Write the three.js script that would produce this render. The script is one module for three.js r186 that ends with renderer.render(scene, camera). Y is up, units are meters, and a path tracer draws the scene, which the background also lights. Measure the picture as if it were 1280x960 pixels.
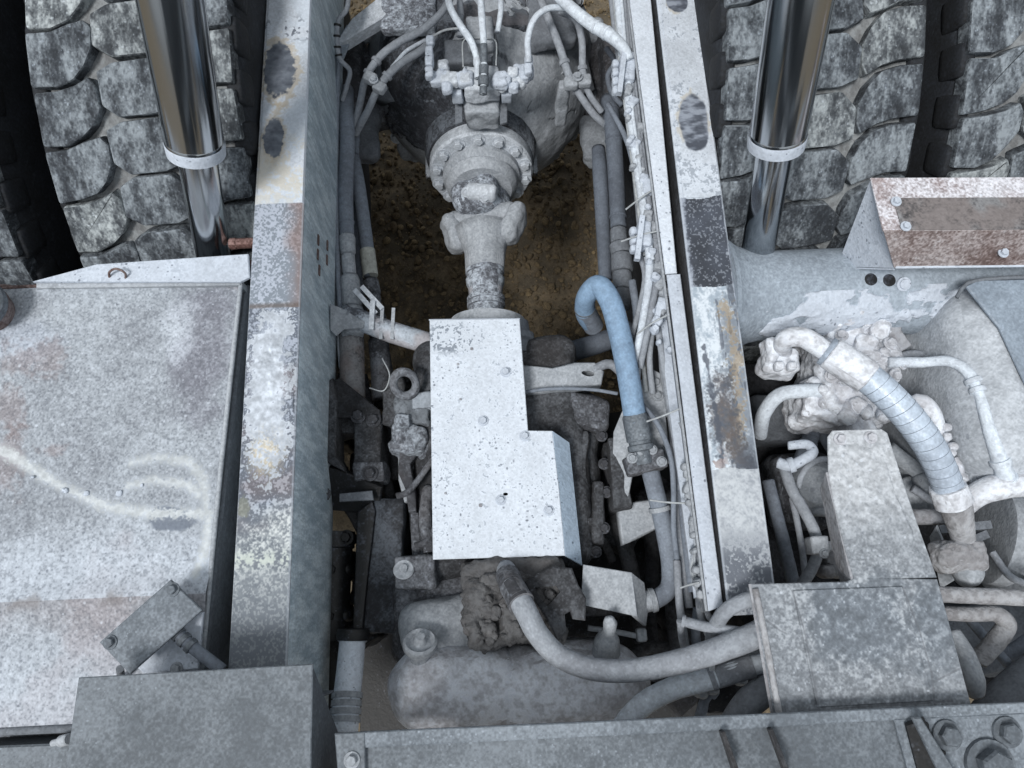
import * as THREE from 'three';
import { mergeGeometries, mergeVertices } from 'three/addons/utils/BufferGeometryUtils.js';
import { ImprovedNoise } from 'three/addons/math/ImprovedNoise.js';

// ---------- camera, sky, sun, exposure ----------
const scene = new THREE.Scene();
const F = 920;                                             // focal length in photograph pixels (1280 x 960)
const camera = new THREE.PerspectiveCamera(2 * Math.atan(480 / F) * 180 / Math.PI, 4 / 3, 0.05, 200);
camera.rotation.order = 'YXZ';
camera.position.set(0, 3.4, 0);
camera.rotation.set(-74.35 * Math.PI / 180, -2.476 * Math.PI / 180, 0);
camera.updateMatrixWorld(true);
const renderer = new THREE.WebGLRenderer({ antialias: true });
renderer.setSize(1024, 768);
renderer.toneMapping = THREE.LinearToneMapping;
renderer.toneMappingExposure = 1.42;
renderer.shadowMap.enabled = true;
const SUN = new THREE.Vector3(-0.35, 1, 0.30).normalize();
{
  const w = 256, h = 128, d = new Float32Array(w * h * 4);
  for (let j = 0; j < h; j++) for (let i = 0; i < w; i++) {
    const el = ((j + 0.5) / h - 0.5) * Math.PI, az = i / w * Math.PI * 2;
    const s = Math.max(0, Math.sin(el));
    const cl = 1 + 0.10 * Math.sin(az * 3 + 4 * el) * Math.cos(el) + 0.06 * Math.sin(az * 7 - 5 * el + 1) * Math.cos(el);
    const v = (0.33 + 0.43 * s) * cl * (el < 0 ? 0.4 : 1), k = (j * w + i) * 4;
    d[k] = v * 0.925; d[k + 1] = v * 0.985; d[k + 2] = v * 1.035; d[k + 3] = 1;
  }
  const t = new THREE.DataTexture(d, w, h, THREE.RGBAFormat, THREE.FloatType);
  t.mapping = THREE.EquirectangularReflectionMapping; t.magFilter = t.minFilter = THREE.LinearFilter;
  t.needsUpdate = true;
  scene.background = t; scene.environment = t;
}
const sun = new THREE.DirectionalLight(new THREE.Color(1, 0.985, 0.96), 2.1);
sun.position.copy(SUN).multiplyScalar(12); sun.target.position.set(0, 1, -0.8);
sun.castShadow = true; sun.shadow.radius = 28; sun.shadow.mapSize.set(2048, 2048);
Object.assign(sun.shadow.camera, { left: -3, right: 3, top: 3, bottom: -3, near: 1, far: 25 });
scene.add(sun, sun.target);

// ---------- measuring: a pixel of the photograph, at a height above the ground, as a point ----------
const V = (x, y, z) => new THREE.Vector3(x, y, z);
function ray(px, py) { return V((px - 640) / F, -(py - 480) / F, -1).applyQuaternion(camera.quaternion); }
function P(px, py, y) { const d = ray(px, py); return camera.position.clone().addScaledVector(d, (y - camera.position.y) / d.y); }
function K(px, py, y) { const d = ray(px, py); return (y - camera.position.y) / d.y / F; }   // metres per pixel there
const PL = (a) => a.map(([x, y, h]) => P(x, y, h));

// ---------- random and noise ----------
function rng(s) { return () => { s |= 0; s = s + 0x6D2B79F5 | 0; let t = Math.imul(s ^ s >>> 15, 1 | s); t = t + Math.imul(t ^ t >>> 7, 61 | t) ^ t; return ((t ^ t >>> 14) >>> 0) / 4294967296; }; }
const R0 = rng(7);
const per = new ImprovedNoise();
function n3(x, y, z, o = 3) { let a = 0, w = 0.5, f = 1; for (let i = 0; i < o; i++) { a += w * per.noise(x * f + 3.7 * i, y * f + 1.3, z * f + 9.1 * i); w *= 0.5; f *= 2.03; } return a; }
const N = 1024;
function field(freq, oct, seed) {
  const out = new Float32Array(N * N); let amp = 1, tot = 0, f = freq; const r = rng(seed);
  for (let o = 0; o < oct; o++) {
    const g = new Float32Array(f * f); for (let i = 0; i < g.length; i++) g[i] = r();
    const ix = new Int32Array(N), jx = new Int32Array(N), wx = new Float32Array(N);
    for (let i = 0; i < N; i++) { const u = i * f / N, a = Math.floor(u), q = u - a; ix[i] = a % f; jx[i] = (a + 1) % f; wx[i] = q * q * (3 - 2 * q); }
    for (let j = 0; j < N; j++) {
      const r0 = ix[j] * f, r1 = jx[j] * f, wy = wx[j];
      for (let i = 0; i < N; i++) {
        const a = g[r0 + ix[i]], b = g[r0 + jx[i]], c = g[r1 + ix[i]], d = g[r1 + jx[i]], w = wx[i];
        const t = a + (b - a) * w, s = c + (d - c) * w;
        out[j * N + i] += amp * (t + (s - t) * wy);
      }
    }
    tot += amp; amp *= 0.55; f *= 2; if (f > 512) break;
  }
  for (let i = 0; i < out.length; i++) out[i] = Math.min(1, Math.max(0, 0.5 + (out[i] / tot - 0.5) * 1.7));
  return out;
}
function spots(n, r0, r1, seed) {
  const out = new Float32Array(N * N), r = rng(seed);
  for (let k = 0; k < n; k++) {
    const cx = r() * N, cy = r() * N, q = r(), R = r0 + (r1 - r0) * q * q, e = 0.7 + r() * 0.6, s = 0.5 + r() * 0.5;
    for (let y = Math.floor(cy - R * 1.4); y <= cy + R * 1.4; y++) for (let x = Math.floor(cx - R * 1.4); x <= cx + R * 1.4; x++) {
      const d = Math.hypot((x - cx) * e, (y - cy) / e) / R; if (d > 1) continue;
      const v = s * Math.min(1, (1 - d) * 2.2), i = (y & 1023) * N + (x & 1023); if (v > out[i]) out[i] = v;
    }
  }
  return out;
}
const FA = field(4, 6, 11), FB = field(14, 5, 23), FC = field(84, 3, 37), FD = field(230, 2, 51), FE = field(5, 6, 77);
const SPS = spots(2600, 1, 4, 5), SPM = spots(420, 2, 8, 6), SPL = spots(900, 2, 5, 8);
function S(f, x, z) {                                                   // 1 mm a texel, blended between texels
  const X = x * 1000, Z = z * 1000, i = Math.floor(X), j = Math.floor(Z), u = X - i, v = Z - j, i0 = i & 1023, i1 = (i + 1) & 1023, j0 = (j & 1023) << 10, j1 = ((j + 1) & 1023) << 10;
  const a = f[j0 | i0], b = f[j0 | i1], c = f[j1 | i0], d = f[j1 | i1], t = a + (b - a) * u; return t + (c + (d - c) * u - t) * v;
}
const mix = (a, b, t) => [a[0] + (b[0] - a[0]) * t, a[1] + (b[1] - a[1]) * t, a[2] + (b[2] - a[2]) * t];
const sst = (a, b, x) => { const t = Math.min(1, Math.max(0, (x - a) / (b - a))); return t * t * (3 - 2 * t); };
const mul = (c, k) => [c[0] * k, c[1] * k, c[2] * k];

const WHT = [.80, .83, .87], LG = [.64, .67, .72], MG = [.47, .50, .54], DG = [.28, .30, .34], BK = [.12, .13, .15];
const RUST = [.45, .35, .32], OCH = [.66, .57, .42], BRN = [.34, .30, .28], BLU = [.47, .58, .68];

function texPair(w, h, fn, repeat) {
  const c = new Uint8Array(w * h * 4), b = new Uint8Array(w * h * 4);
  for (let j = 0; j < h; j++) for (let i = 0; i < w; i++) {
    const q = fn(i, j), k = (j * w + i) * 4;
    for (let m = 0; m < 3; m++) c[k + m] = Math.max(0, Math.min(255, q[m] * 255));
    c[k + 3] = 255; b[k] = b[k + 1] = b[k + 2] = Math.max(0, Math.min(255, q[3] * 255)); b[k + 3] = 255;
  }
  const mk = (d, srgb) => {
    const t = new THREE.DataTexture(d, w, h); t.magFilter = THREE.LinearFilter; t.minFilter = THREE.LinearMipmapLinearFilter; t.generateMipmaps = true;
    if (srgb) t.colorSpace = THREE.SRGBColorSpace; if (repeat) t.wrapS = t.wrapT = THREE.RepeatWrapping; t.needsUpdate = true; return t;
  };
  return { map: mk(c, true), bumpMap: mk(b, false) };
}
const tile = (fn) => texPair(N, N, (i, j) => { const k = j * N + i; return fn(FA[k], FB[k], FC[k], FD[k], k, i / 1000, j / 1000); }, true);   // repeats every 1.024 m
function M(t, tint, bump = 0.003, rough = 0.92, more = {}) {
  return new THREE.MeshStandardMaterial({ map: t.map, bumpMap: t.bumpMap, bumpScale: bump, roughness: rough, color: new THREE.Color().setRGB(...tint), ...more });
}
const T = {};
T.white = tile((a, b, c, d, k) => {                                     // thick pale dust with dark flecks
  let q = mul(WHT, 0.97 + .05 * (b - .5) + .07 * (c - .5) + .07 * (d - .5) + .06 * (a - .5));
  q = mix(q, DG, .65 * SPS[k] * sst(.40, .62, b)); q = mix(q, MG, .25 * sst(.70, .85, c) * sst(.4, .7, a));
  return [...q, .45 + .5 * (c - .5) + .35 * (d - .5) - .3 * SPS[k] + .25 * SPL[k]];
});
T.dust = tile((a, b, c, d, k) => {                                      // even grey dust on paint
  const m = sst(.22, .78, a * .46 + b * .20 + c * .16 + d * .18);
  let q = mix([.545, .565, .59], [.635, .655, .68], m); q = mul(q, .99 + .08 * (d - .5) + .05 * (c - .5)); q = mix(q, DG, .4 * SPM[k] * sst(.5, .3, a)); q = mix(q, WHT, .35 * SPL[k] * sst(.4, .6, b));
  return [...q, .4 + .45 * (c - .5) + .35 * (d - .5) + .2 * SPL[k]];
});
T.patch = tile((a, b, c, d, k) => {                                     // dark metal showing through broken dust
  const m = sst(.32, .68, a * .48 + b * .22 + c * .14 + d * .16);
  let q = mix(mul([.29, .30, .325], .9 + .25 * c), mul([.59, .62, .655], .97 + .1 * (c - .5)), m);
  q = mul(q, .98 + .1 * (d - .5)); q = mix(q, LG, .4 * SPS[k]); q = mix(q, RUST, .25 * sst(.6, .75, FE[k]) * m);
  return [...q, .35 + .3 * m + .4 * (c - .5) * (.4 + m) + .3 * (d - .5)];
});
T.crust = tile((a, b, c, d, k) => {                                     // caked mud
  let q = mul(mix([.53, .53, .545], [.66, .67, .69], sst(.25, .75, b * .4 + a * .3 + c * .3)), .98 + .10 * (c - .5) + .10 * (d - .5));
  q = mix(q, DG, .15 * sst(.66, .82, c * .6 + d * .4)); q = mix(q, WHT, .2 * SPL[k]);
  return [...q, .5 + .35 * (b - .5) + .7 * (c - .5) + .45 * (d - .5)];
});
T.grime = tile((a, b, c, d, k) => {                                     // oily grime with a little dust
  const m = sst(.30, .72, a * .46 + b * .26 + c * .14 + d * .14);
  let q = mix([.23, .235, .25], [.44, .455, .475], m); q = mul(q, .97 + .12 * (d - .5) + .10 * (c - .5)); q = mix(q, LG, .4 * SPS[k]); q = mix(q, BRN, .18 * sst(.5, .7, FE[k]));
  return [...q, .4 + .4 * (b - .5) + .55 * (c - .5) + .35 * (d - .5)];
});
T.black = tile((a, b, c, d, k) => {                                     // black painted steel, some dust
  let q = mix(mul(BK, .6), mul(DG, 1.0), sst(.5, .85, a * .3 + b * .2 + c * .3 + d * .2)); q = mul(q, .9 + .3 * (d - .5)); q = mix(q, LG, .45 * SPS[k] * sst(.4, .6, b));
  return [...q, .45 + .25 * (c - .5) + .2 * (d - .5)];
});
T.rust = tile((a, b, c, d, k) => {                                      // brown red primer under dust
  const m = sst(.28, .74, a * .50 + b * .22 + c * .10 + d * .18);
  let q = mix(mix([.50, .44, .43], [.42, .36, .35], sst(.4, .7, FE[k])), [.68, .67, .68], m); q = mul(q, .96 + .2 * (d - .5)); q = mix(q, WHT, .4 * SPS[k]);
  return [...q, .4 + .3 * (c - .5) + .3 * (d - .5) + .2 * m];
});
T.rubber = tile((a, b, c, d, k, x, z) => {                              // worn tyre tread, scuffed and dusted along the rolling direction
  const st = S(FC, x * 2, z * 1), s2 = S(FB, x * 2, z * 1);
  const m = sst(.26, .74, s2 * .30 + st * .18 + a * .26 + b * .16 + d * .10);
  let q = mix(mul([.19, .205, .225], .9 + .25 * (c - .5)), [.63, .65, .66], m * .9); q = mix(q, [.14, .15, .165], .5 * sst(.60, .78, b * .4 + c * .6) * (1 - m)); q = mix(q, WHT, .4 * SPS[k]);
  return [...q, .4 + .3 * m + .5 * (c - .5) + .3 * (st - .5)];
});
T.side = tile((a, b, c, d, k) => { let q = mul([.125, .14, .165], .9 + .4 * (b - .5) + .4 * (d - .5)); q = mix(q, MG, .2 * sst(.6, .85, c * .5 + a * .5)); return [...q, .5 + .3 * (b - .5) + .2 * (d - .5)]; });
T.brush = tile((a, b, c, d, k, x, z) => {                               // blue grey paint wiped in long streaks
  const st = S(FB, x * 1, z * 5), s2 = S(FC, x * 1, z * 4);
  let q = mix([.47, .53, .585], [.65, .70, .745], sst(.2, .8, st * .4 + s2 * .25 + a * .35)); q = mul(q, .97 + .12 * (d - .5)); q = mix(q, [.36, .40, .45], .35 * sst(.6, .8, a * .7 + s2 * .3));
  return [...q, .5 + .2 * (s2 - .5) + .1 * (d - .5)];
});
T.hose = tile((a, b, c, d, k) => {                                      // dust on rubber hose
  let q = mul(mix([.55, .565, .59], [.63, .65, .675], sst(.2, .8, a * .5 + b * .3 + c * .2)), .98 + .10 * (d - .5) + .06 * (c - .5)); q = mix(q, DG, .3 * SPM[k] * sst(.45, .65, b)); q = mix(q, WHT, .3 * SPS[k]);
  return [...q, .5 + .3 * (c - .5) + .3 * (d - .5)];
});
T.zinc = tile((a, b, c, d, k) => {                                      // mottled zinc coat
  const m = b * .30 + c * .14 + a * .40 + d * .16; let q = mix([.475, .50, .53], [.62, .645, .675], sst(.26, .74, m)); q = mul(q, .97 + .14 * (d - .5)); q = mix(q, WHT, .7 * SPS[k] * sst(.45, .6, a)); q = mix(q, DG, .3 * SPL[k] * sst(.5, .7, b));
  return [...q, .5 + .3 * (c - .5) + .2 * (d - .5)];
});
T.soil = tile((a, b, c, d, k) => {
  let q = mix([.32, .30, .27], [.44, .40, .345], sst(.3, .75, a * .4 + b * .4 + c * .2)); q = mul(q, .92 + .15 * (d - .5) + .15 * a); q = mix(q, [.56, .51, .42], .5 * SPL[k]);
  return [...q, .4 + .5 * (c - .5) + .4 * (d - .5) + .4 * SPL[k]];
});

const m = {
  white: M(T.white, [1.02, 1.02, 1.02], .0012), whiteBlue: M(T.white, [.72, .82, .90], .0012), pale: M(T.white, [.80, .81, .83], .0012),
  dust: M(T.dust, [1, 1, 1], .0012), dustLight: M(T.dust, [1.5, 1.5, 1.5], .0012), dustDark: M(T.dust, [.45, .46, .48], .0012), dustSheen: M(T.dust, [.70, .78, .86], .0008, .42), dustMid: M(T.dust, [.55, .555, .56], .0013), gritty: M(T.crust, [1.75, 1.77, 1.80], .0017), patchMid: M(T.patch, [.45, .455, .47], .0017), dustBlue: M(T.dust, [.88, .95, 1.01], .0012),
  patch: M(T.patch, [1, 1, 1], .0013), patchLight: M(T.patch, [1.4, 1.4, 1.4], .0013), patchBrown: M(T.patch, [.70, .63, .58], .0013), patchDark: M(T.patch, [.5, .5, .5], .0017), tank: M(T.dust, [1.2, 1.2, 1.2], .0012, .75),
  crust: M(T.crust, [.9, .89, .88], .0020), crustWhite: M(T.crust, [1.75, 1.78, 1.80], .0012), crustMid: M(T.crust, [.85, .85, .86], .0017), crustDark: M(T.crust, [.34, .33, .32], .0046), crustBrown: M(T.crust, [.27, .265, .26], .0020),
  grime: M(T.grime, [.52, .52, .53], .0020), grimeLight: M(T.grime, [1.0, 1.0, 1.03], .0020), grimeDark: M(T.grime, [.24, .24, .255], .0020),
  black: M(T.black, [.7, .7, .72], .0012, .6), spatter: M(T.patch, [.26, .27, .29], .0013, .8), blackSoft: M(T.black, [1.5, 1.5, 1.55], .0012, .75),
  rust: M(T.rust, [.85, .80, .78], .0012), rustPale: M(T.rust, [1.45, 1.5, 1.56], .0012), rustDark: M(T.rust, [.5, .42, .4], .0013),
  rubber: M(T.rubber, [1.1, 1.12, 1.12], .0020, .9), rubberB: M(T.rubber, [.78, .82, .87], .0020, .9), rubberC: M(T.rubber, [1.45, 1.47, 1.45], .0020, .9), side: M(T.side, [1, 1, 1], .0013, .85),
  mud: M(T.crust, [.66, .68, .66], .0020),
  brush: M(T.brush, [1.72, 1.66, 1.55], .0008, .6), hose: M(T.hose, [.80, .81, .83], .0015), hoseLight: M(T.hose, [1.7, 1.74, 1.76], .0015), hoseDark: M(T.hose, [.34, .37, .42], .0015, .8), hoseGrey: M(T.hose, [.54, .58, .64], .0015, .85),
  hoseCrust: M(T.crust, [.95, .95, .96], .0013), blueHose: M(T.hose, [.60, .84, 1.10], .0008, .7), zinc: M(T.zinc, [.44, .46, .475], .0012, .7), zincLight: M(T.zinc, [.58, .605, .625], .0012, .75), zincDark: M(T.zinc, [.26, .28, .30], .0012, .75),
  wrap: M(T.hose, [1.25, 1.36, 1.48], .0010, .40), wire: M(T.hose, [.5, .5, .5], .0010, .8), wireLight: M(T.hose, [1.2, 1.2, 1.15], .0010, .8),
  chrome: new THREE.MeshStandardMaterial({ color: new THREE.Color().setRGB(.42, .44, .46), metalness: 1, roughness: .15 }),
  soil: M(T.soil, [1.25, 1.19, 1.06], .0020, 1), cream: M(T.hose, [1.3, 1.25, 1.05], .0010), redPrimer: M(T.rust, [.55, .36, .32], .0012),
};

// ---------- geometry helpers ----------
function boxUV(g) {                                                     // uv in tiles of 1.024 m, each face by its dominant axis
  const p = g.attributes.position, uv = new Float32Array(p.count * 2), a = V(), b = V(), c = V();
  for (let f = 0; f + 2 < p.count; f += 3) {
    a.fromBufferAttribute(p, f); b.fromBufferAttribute(p, f + 1).sub(a); c.fromBufferAttribute(p, f + 2).sub(a); b.cross(c);
    const ax = Math.abs(b.x), ay = Math.abs(b.y), az = Math.abs(b.z), up = ay >= ax && ay >= az, sx = ax >= az;
    for (let i = f; i < f + 3; i++) { const x = p.getX(i), y = p.getY(i), z = p.getZ(i); uv[2 * i] = (up ? x : sx ? y + .37 : x) / 1.024; uv[2 * i + 1] = (up || sx ? z : y + .61) / 1.024; }
  }
  g.setAttribute('uv', new THREE.BufferAttribute(uv, 2)); return g;
}
function clean(g, keep) {
  let q = g.index ? g.toNonIndexed() : g;
  if (!q.attributes.normal) q.computeVertexNormals();
  for (const k of Object.keys(q.attributes)) if (!['position', 'normal', 'uv'].includes(k)) q.deleteAttribute(k);
  if (!keep && !g.userData.uvDone) boxUV(q);
  q.userData = { uvDone: true }; return q;
}
const join = (...gs) => { const a = gs.flat().map((g) => clean(g)); const q = a.length > 1 ? mergeGeometries(a, false) : a[0]; q.userData = { uvDone: true }; return q; };
function roughen(g, amp, freq, oct = 3) {
  let q = g.clone(); q.deleteAttribute('uv'); q.deleteAttribute('normal'); q = mergeVertices(q, 1e-5); q.computeVertexNormals();
  const p = q.attributes.position, n = q.attributes.normal;
  for (let i = 0; i < p.count; i++) {
    const x = p.getX(i), y = p.getY(i), z = p.getZ(i), k = amp * 2 * n3(x * freq, y * freq, z * freq, oct);
    p.setXYZ(i, x + n.getX(i) * k, y + n.getY(i) * k, z + n.getZ(i) * k);
  }
  q.computeVertexNormals(); return q;
}
function roundBox(w, h, d, r, seg = 10) {                               // dense rounded box
  const g = new THREE.BoxGeometry(w, h, d, seg, seg, seg); g.deleteAttribute('uv'); g.deleteAttribute('normal');
  const q = mergeVertices(g, 1e-6), p = q.attributes.position; r = Math.min(r, w / 2, h / 2, d / 2) * .999;
  const c = V(), v = V();
  for (let i = 0; i < p.count; i++) {
    v.fromBufferAttribute(p, i);
    c.set(THREE.MathUtils.clamp(v.x, -w / 2 + r, w / 2 - r), THREE.MathUtils.clamp(v.y, -h / 2 + r, h / 2 - r), THREE.MathUtils.clamp(v.z, -d / 2 + r, d / 2 - r));
    v.sub(c); if (v.lengthSq() > 1e-12) v.normalize().multiplyScalar(r); v.add(c); p.setXYZ(i, v.x, v.y, v.z);
  }
  q.computeVertexNormals(); return q;
}
// a lumpy block whose top is at height y over pixel (px,py), wp x hp pixels, h metres tall, turned by rot degrees
function lump(px, py, y, wp, hp, h, { r = .02, seg = 14, amp = .008, freq = 14, rot = 0, tilt = 0, oct = 3 } = {}) {
  const c = P(px, py, y), k = K(px, py, y), d = P(px, py + hp / 2, y).distanceTo(P(px, py - hp / 2, y));
  let g = roundBox(wp * k, h, d, r, seg); if (tilt) g.rotateX(tilt * Math.PI / 180); g.rotateY(-rot * Math.PI / 180); g.translate(c.x, c.y - h / 2, c.z);
  return amp ? roughen(g, amp, freq, oct) : g;
}
// flat plate through the given points, th thick below them, small chamfers
function prism(pts, th, bev = .0015, holes = []) {
  const n = V(); for (let i = 0; i < pts.length; i++) { const a = pts[i], b = pts[(i + 1) % pts.length]; n.x += (a.y - b.y) * (a.z + b.z); n.y += (a.z - b.z) * (a.x + b.x); n.z += (a.x - b.x) * (a.y + b.y); }
  n.normalize(); if (n.y < 0) n.negate();
  const c = V(); pts.forEach((p) => c.add(p)); c.divideScalar(pts.length);
  const e1 = pts[1].clone().sub(pts[0]); e1.addScaledVector(n, -e1.dot(n)).normalize(); const e2 = n.clone().cross(e1);
  const to = (p) => { const q = p.clone().sub(c); return new THREE.Vector2(q.dot(e1), q.dot(e2)); };
  const s = new THREE.Shape(pts.map(to)); for (const h of holes) s.holes.push(new THREE.Path(h.map(to)));
  const b = Math.min(bev, th * .3);
  const g = new THREE.ExtrudeGeometry(s, { depth: th - 2 * b, bevelEnabled: b > 0, bevelSize: b, bevelThickness: b, bevelOffset: -b, bevelSegments: 1, curveSegments: 8 });
  g.translate(0, 0, -th + b); g.applyMatrix4(new THREE.Matrix4().makeBasis(e1, e2, n).setPosition(c)); return g;
}
const plate = (px, y, th, bev, holes) => prism(px.map((q) => P(q[0], q[1], q[2] ?? y)), th, bev, (holes || []).map((h) => h.map((q) => P(q[0], q[1], y))));
const oval = (x, y, rx, ry, n = 20, a0 = 0) => Array.from({ length: n }, (_, i) => { const t = i / n * Math.PI * 2, c = Math.cos(t) * rx, s = Math.sin(t) * ry, a = a0 * Math.PI / 180; return [x + c * Math.cos(a) - s * Math.sin(a), y + c * Math.sin(a) + s * Math.cos(a)]; });
// swept round bar along a curve; rad(t, angle) in metres
function sweep(curve, rad, seg = 60, nr = 16) {
  const fr = curve.computeFrenetFrames(seg, false), pos = [], idx = [], uv = [], L = curve.getLength(), p = V(), o = V();
  for (let i = 0; i <= seg; i++) {
    curve.getPointAt(i / seg, p);
    for (let j = 0; j <= nr; j++) {
      const a = j / nr * Math.PI * 2, r = rad(i / seg, j === nr ? 0 : a);
      o.copy(p).addScaledVector(fr.normals[i], Math.cos(a) * r).addScaledVector(fr.binormals[i], Math.sin(a) * r); pos.push(o.x, o.y, o.z); uv.push(a * r / 1.024, i / seg * L / 1.024);
    }
  }
  const w = nr + 1; for (let i = 0; i < seg; i++) for (let j = 0; j < nr; j++) { const a = i * w + j; idx.push(a, a + 1, a + w, a + 1, a + w + 1, a + w); }
  for (const e of [0, seg]) { curve.getPointAt(e / seg, p); const c = pos.length / 3; pos.push(p.x, p.y, p.z); uv.push(0, 0); for (let j = 0; j < nr; j++) idx.push(c, e ? e * w + j : j + 1, e ? e * w + j + 1 : j); }
  const g = new THREE.BufferGeometry(); g.setAttribute('position', new THREE.Float32BufferAttribute(pos, 3)); g.setAttribute('uv', new THREE.Float32BufferAttribute(uv, 2)); g.setIndex(idx); g.computeVertexNormals();
  const nn = g.attributes.normal; for (let i = 0; i <= seg; i++) { const a = i * w, b = a + nr; o.set(nn.getX(a) + nn.getX(b), nn.getY(a) + nn.getY(b), nn.getZ(a) + nn.getZ(b)).normalize(); nn.setXYZ(a, o.x, o.y, o.z); nn.setXYZ(b, o.x, o.y, o.z); }
  g.userData.uvDone = true; return g;
}
const spline = (pts) => new THREE.CatmullRomCurve3(pts, false, 'centripetal');
function hose(px, w, { amp = 0, freq = 30, seg = 0, nr = 16 } = {}) {    // px: [x, y, height] pixels, w: width in pixels (number or one per point)
  const pts = PL(px), curve = spline(pts), L = curve.getLength();
  const rs = px.map((q, i) => K(...q) * (Array.isArray(w) ? w[i] : w) / 2), mean = rs.reduce((a, b) => a + b) / rs.length;
  const lens = curve.getLengths(200), at = pts.map((_, i) => lens[Math.round(i / (pts.length - 1) * 200)] / lens[200]);
  const rr = (t) => { if (!Array.isArray(w)) return mean; let i = 0; while (i < at.length - 2 && t > at[i + 1]) i++; const u = Math.min(1, Math.max(0, (t - at[i]) / (at[i + 1] - at[i]))); return rs[i] + (rs[i + 1] - rs[i]) * u; };
  const n = seg || Math.max(12, Math.min(140, Math.round(L / (mean * (amp ? .35 : .6))))), q = V();
  const geo = sweep(curve, (t, a) => { const r = rr(t); if (!amp) return r; curve.getPointAt(t, q); return r * (1 + amp * 2 * n3(q.x * freq + Math.cos(a) * freq * r, q.y * freq + Math.sin(a) * freq * r, q.z * freq + 3, 3)); }, n, nr);
  return { geo, curve, r: rr };
}
// turned piece from A to B; prof = [t, r] pairs
function turned(A, B, prof, seg = 20) {
  const d = B.clone().sub(A), L = d.length(), pts = [new THREE.Vector2(0.0001, prof[0][0] * L), ...prof.map(([t, r]) => new THREE.Vector2(Math.max(r, .0001), t * L)), new THREE.Vector2(0.0001, prof[prof.length - 1][0] * L)];
  let g = new THREE.LatheGeometry(pts, seg); g = g.toNonIndexed(); g.deleteAttribute('normal');
  if (seg > 8) { g.deleteAttribute('uv'); g = creased(g, 35); } else g.computeVertexNormals();
  g.applyMatrix4(new THREE.Matrix4().compose(A, new THREE.Quaternion().setFromUnitVectors(V(0, 1, 0), d.normalize()), V(1, 1, 1))); return g;
}
function creased(g, deg) {                                              // smooth normals except at sharp edges
  const p = g.attributes.position, f = p.count / 3, fn = [], map = new Map(), a = V(), b = V(), c = V();
  const key = (i) => Math.round(p.getX(i) * 2e4) + ',' + Math.round(p.getY(i) * 2e4) + ',' + Math.round(p.getZ(i) * 2e4);
  for (let i = 0; i < f; i++) {
    a.fromBufferAttribute(p, 3 * i); b.fromBufferAttribute(p, 3 * i + 1); c.fromBufferAttribute(p, 3 * i + 2);
    const n = b.clone().sub(a).cross(c.clone().sub(a)); fn.push(n);
    for (let k = 0; k < 3; k++) { const q = key(3 * i + k); if (!map.has(q)) map.set(q, []); map.get(q).push(i); }
  }
  const nn = new Float32Array(p.count * 3), co = Math.cos(deg * Math.PI / 180);
  for (let i = 0; i < p.count; i++) {
    const me = fn[Math.floor(i / 3)], u = me.clone().normalize(), s = V();
    for (const j of map.get(key(i))) { const w = fn[j]; if (w.lengthSq() < 1e-18) continue; if (w.clone().normalize().dot(u) > co || me.lengthSq() < 1e-18) s.add(w); }
    s.normalize(); nn.set([s.x, s.y, s.z], i * 3);
  }
  g.setAttribute('normal', new THREE.BufferAttribute(nn, 3)); return g;
}
const cuff = (h, t0, t1, k, steps = [[0, 1], [1, 1]], seg = 20) => {     // sleeve round a hose between two places
  const A = h.curve.getPointAt(t0), B = h.curve.getPointAt(t1), r = h.r((t0 + t1) / 2) * k; return turned(A, B, steps.map(([t, s]) => [t, r * s]), seg);
};
function band(h, t, k = 1.12, wid = .008) { const p = h.curve.getPointAt(t), d = h.curve.getTangentAt(t), r = h.r(t) * k; return turned(p.clone().addScaledVector(d, -wid / 2), p.clone().addScaledVector(d, wid / 2), [[0, r * .96], [.2, r], [.8, r], [1, r * .96]]); }
const bar = (a, b, wx, wy, up = V(0, 1, 0)) => {                         // square bar between two points
  const d = b.clone().sub(a), L = d.length(); d.normalize(); const s = up.clone().cross(d).normalize(), u = d.clone().cross(s);
  const g = new THREE.BoxGeometry(wx, wy, L); g.applyMatrix4(new THREE.Matrix4().makeBasis(s, u, d).setPosition(a.clone().add(b).multiplyScalar(.5))); return g;
};
const wireGeo = (px, mm, y) => sweep(spline(PL(px.map((q) => [q[0], q[1], q[2] ?? y]))), () => mm / 2000, Math.max(10, px.length * 8), 7);

// ---------- objects ----------
const used = new Map(), things = [];
function numbered(n) { const k = used.get(n) || 0; used.set(n, k + 1); return k ? n + '_' + String(k).padStart(3, '0') : n; }
function thing(name, label, category, group) {
  const o = new THREE.Group(); o.name = numbered(name); o.userData = { label, category }; if (group) o.userData.group = group; scene.add(o); things.push(o); return o;
}
function part(parent, name, geo, mat, label) {
  const o = new THREE.Mesh(clean(geo), mat); o.name = name; if (label) o.userData.label = label; parent.add(o); return o;
}
function solo(name, label, category, geo, mat, group) {
  const g = clean(geo); g.computeBoundingBox(); const b = g.boundingBox, c = V((b.min.x + b.max.x) / 2, b.min.y, (b.min.z + b.max.z) / 2); g.translate(-c.x, -c.y, -c.z);
  const o = new THREE.Mesh(g, mat); o.position.copy(c); o.name = numbered(name); o.userData = { label, category }; if (group) o.userData.group = group; scene.add(o); return o;
}
const boltShapes = new Map();
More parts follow.
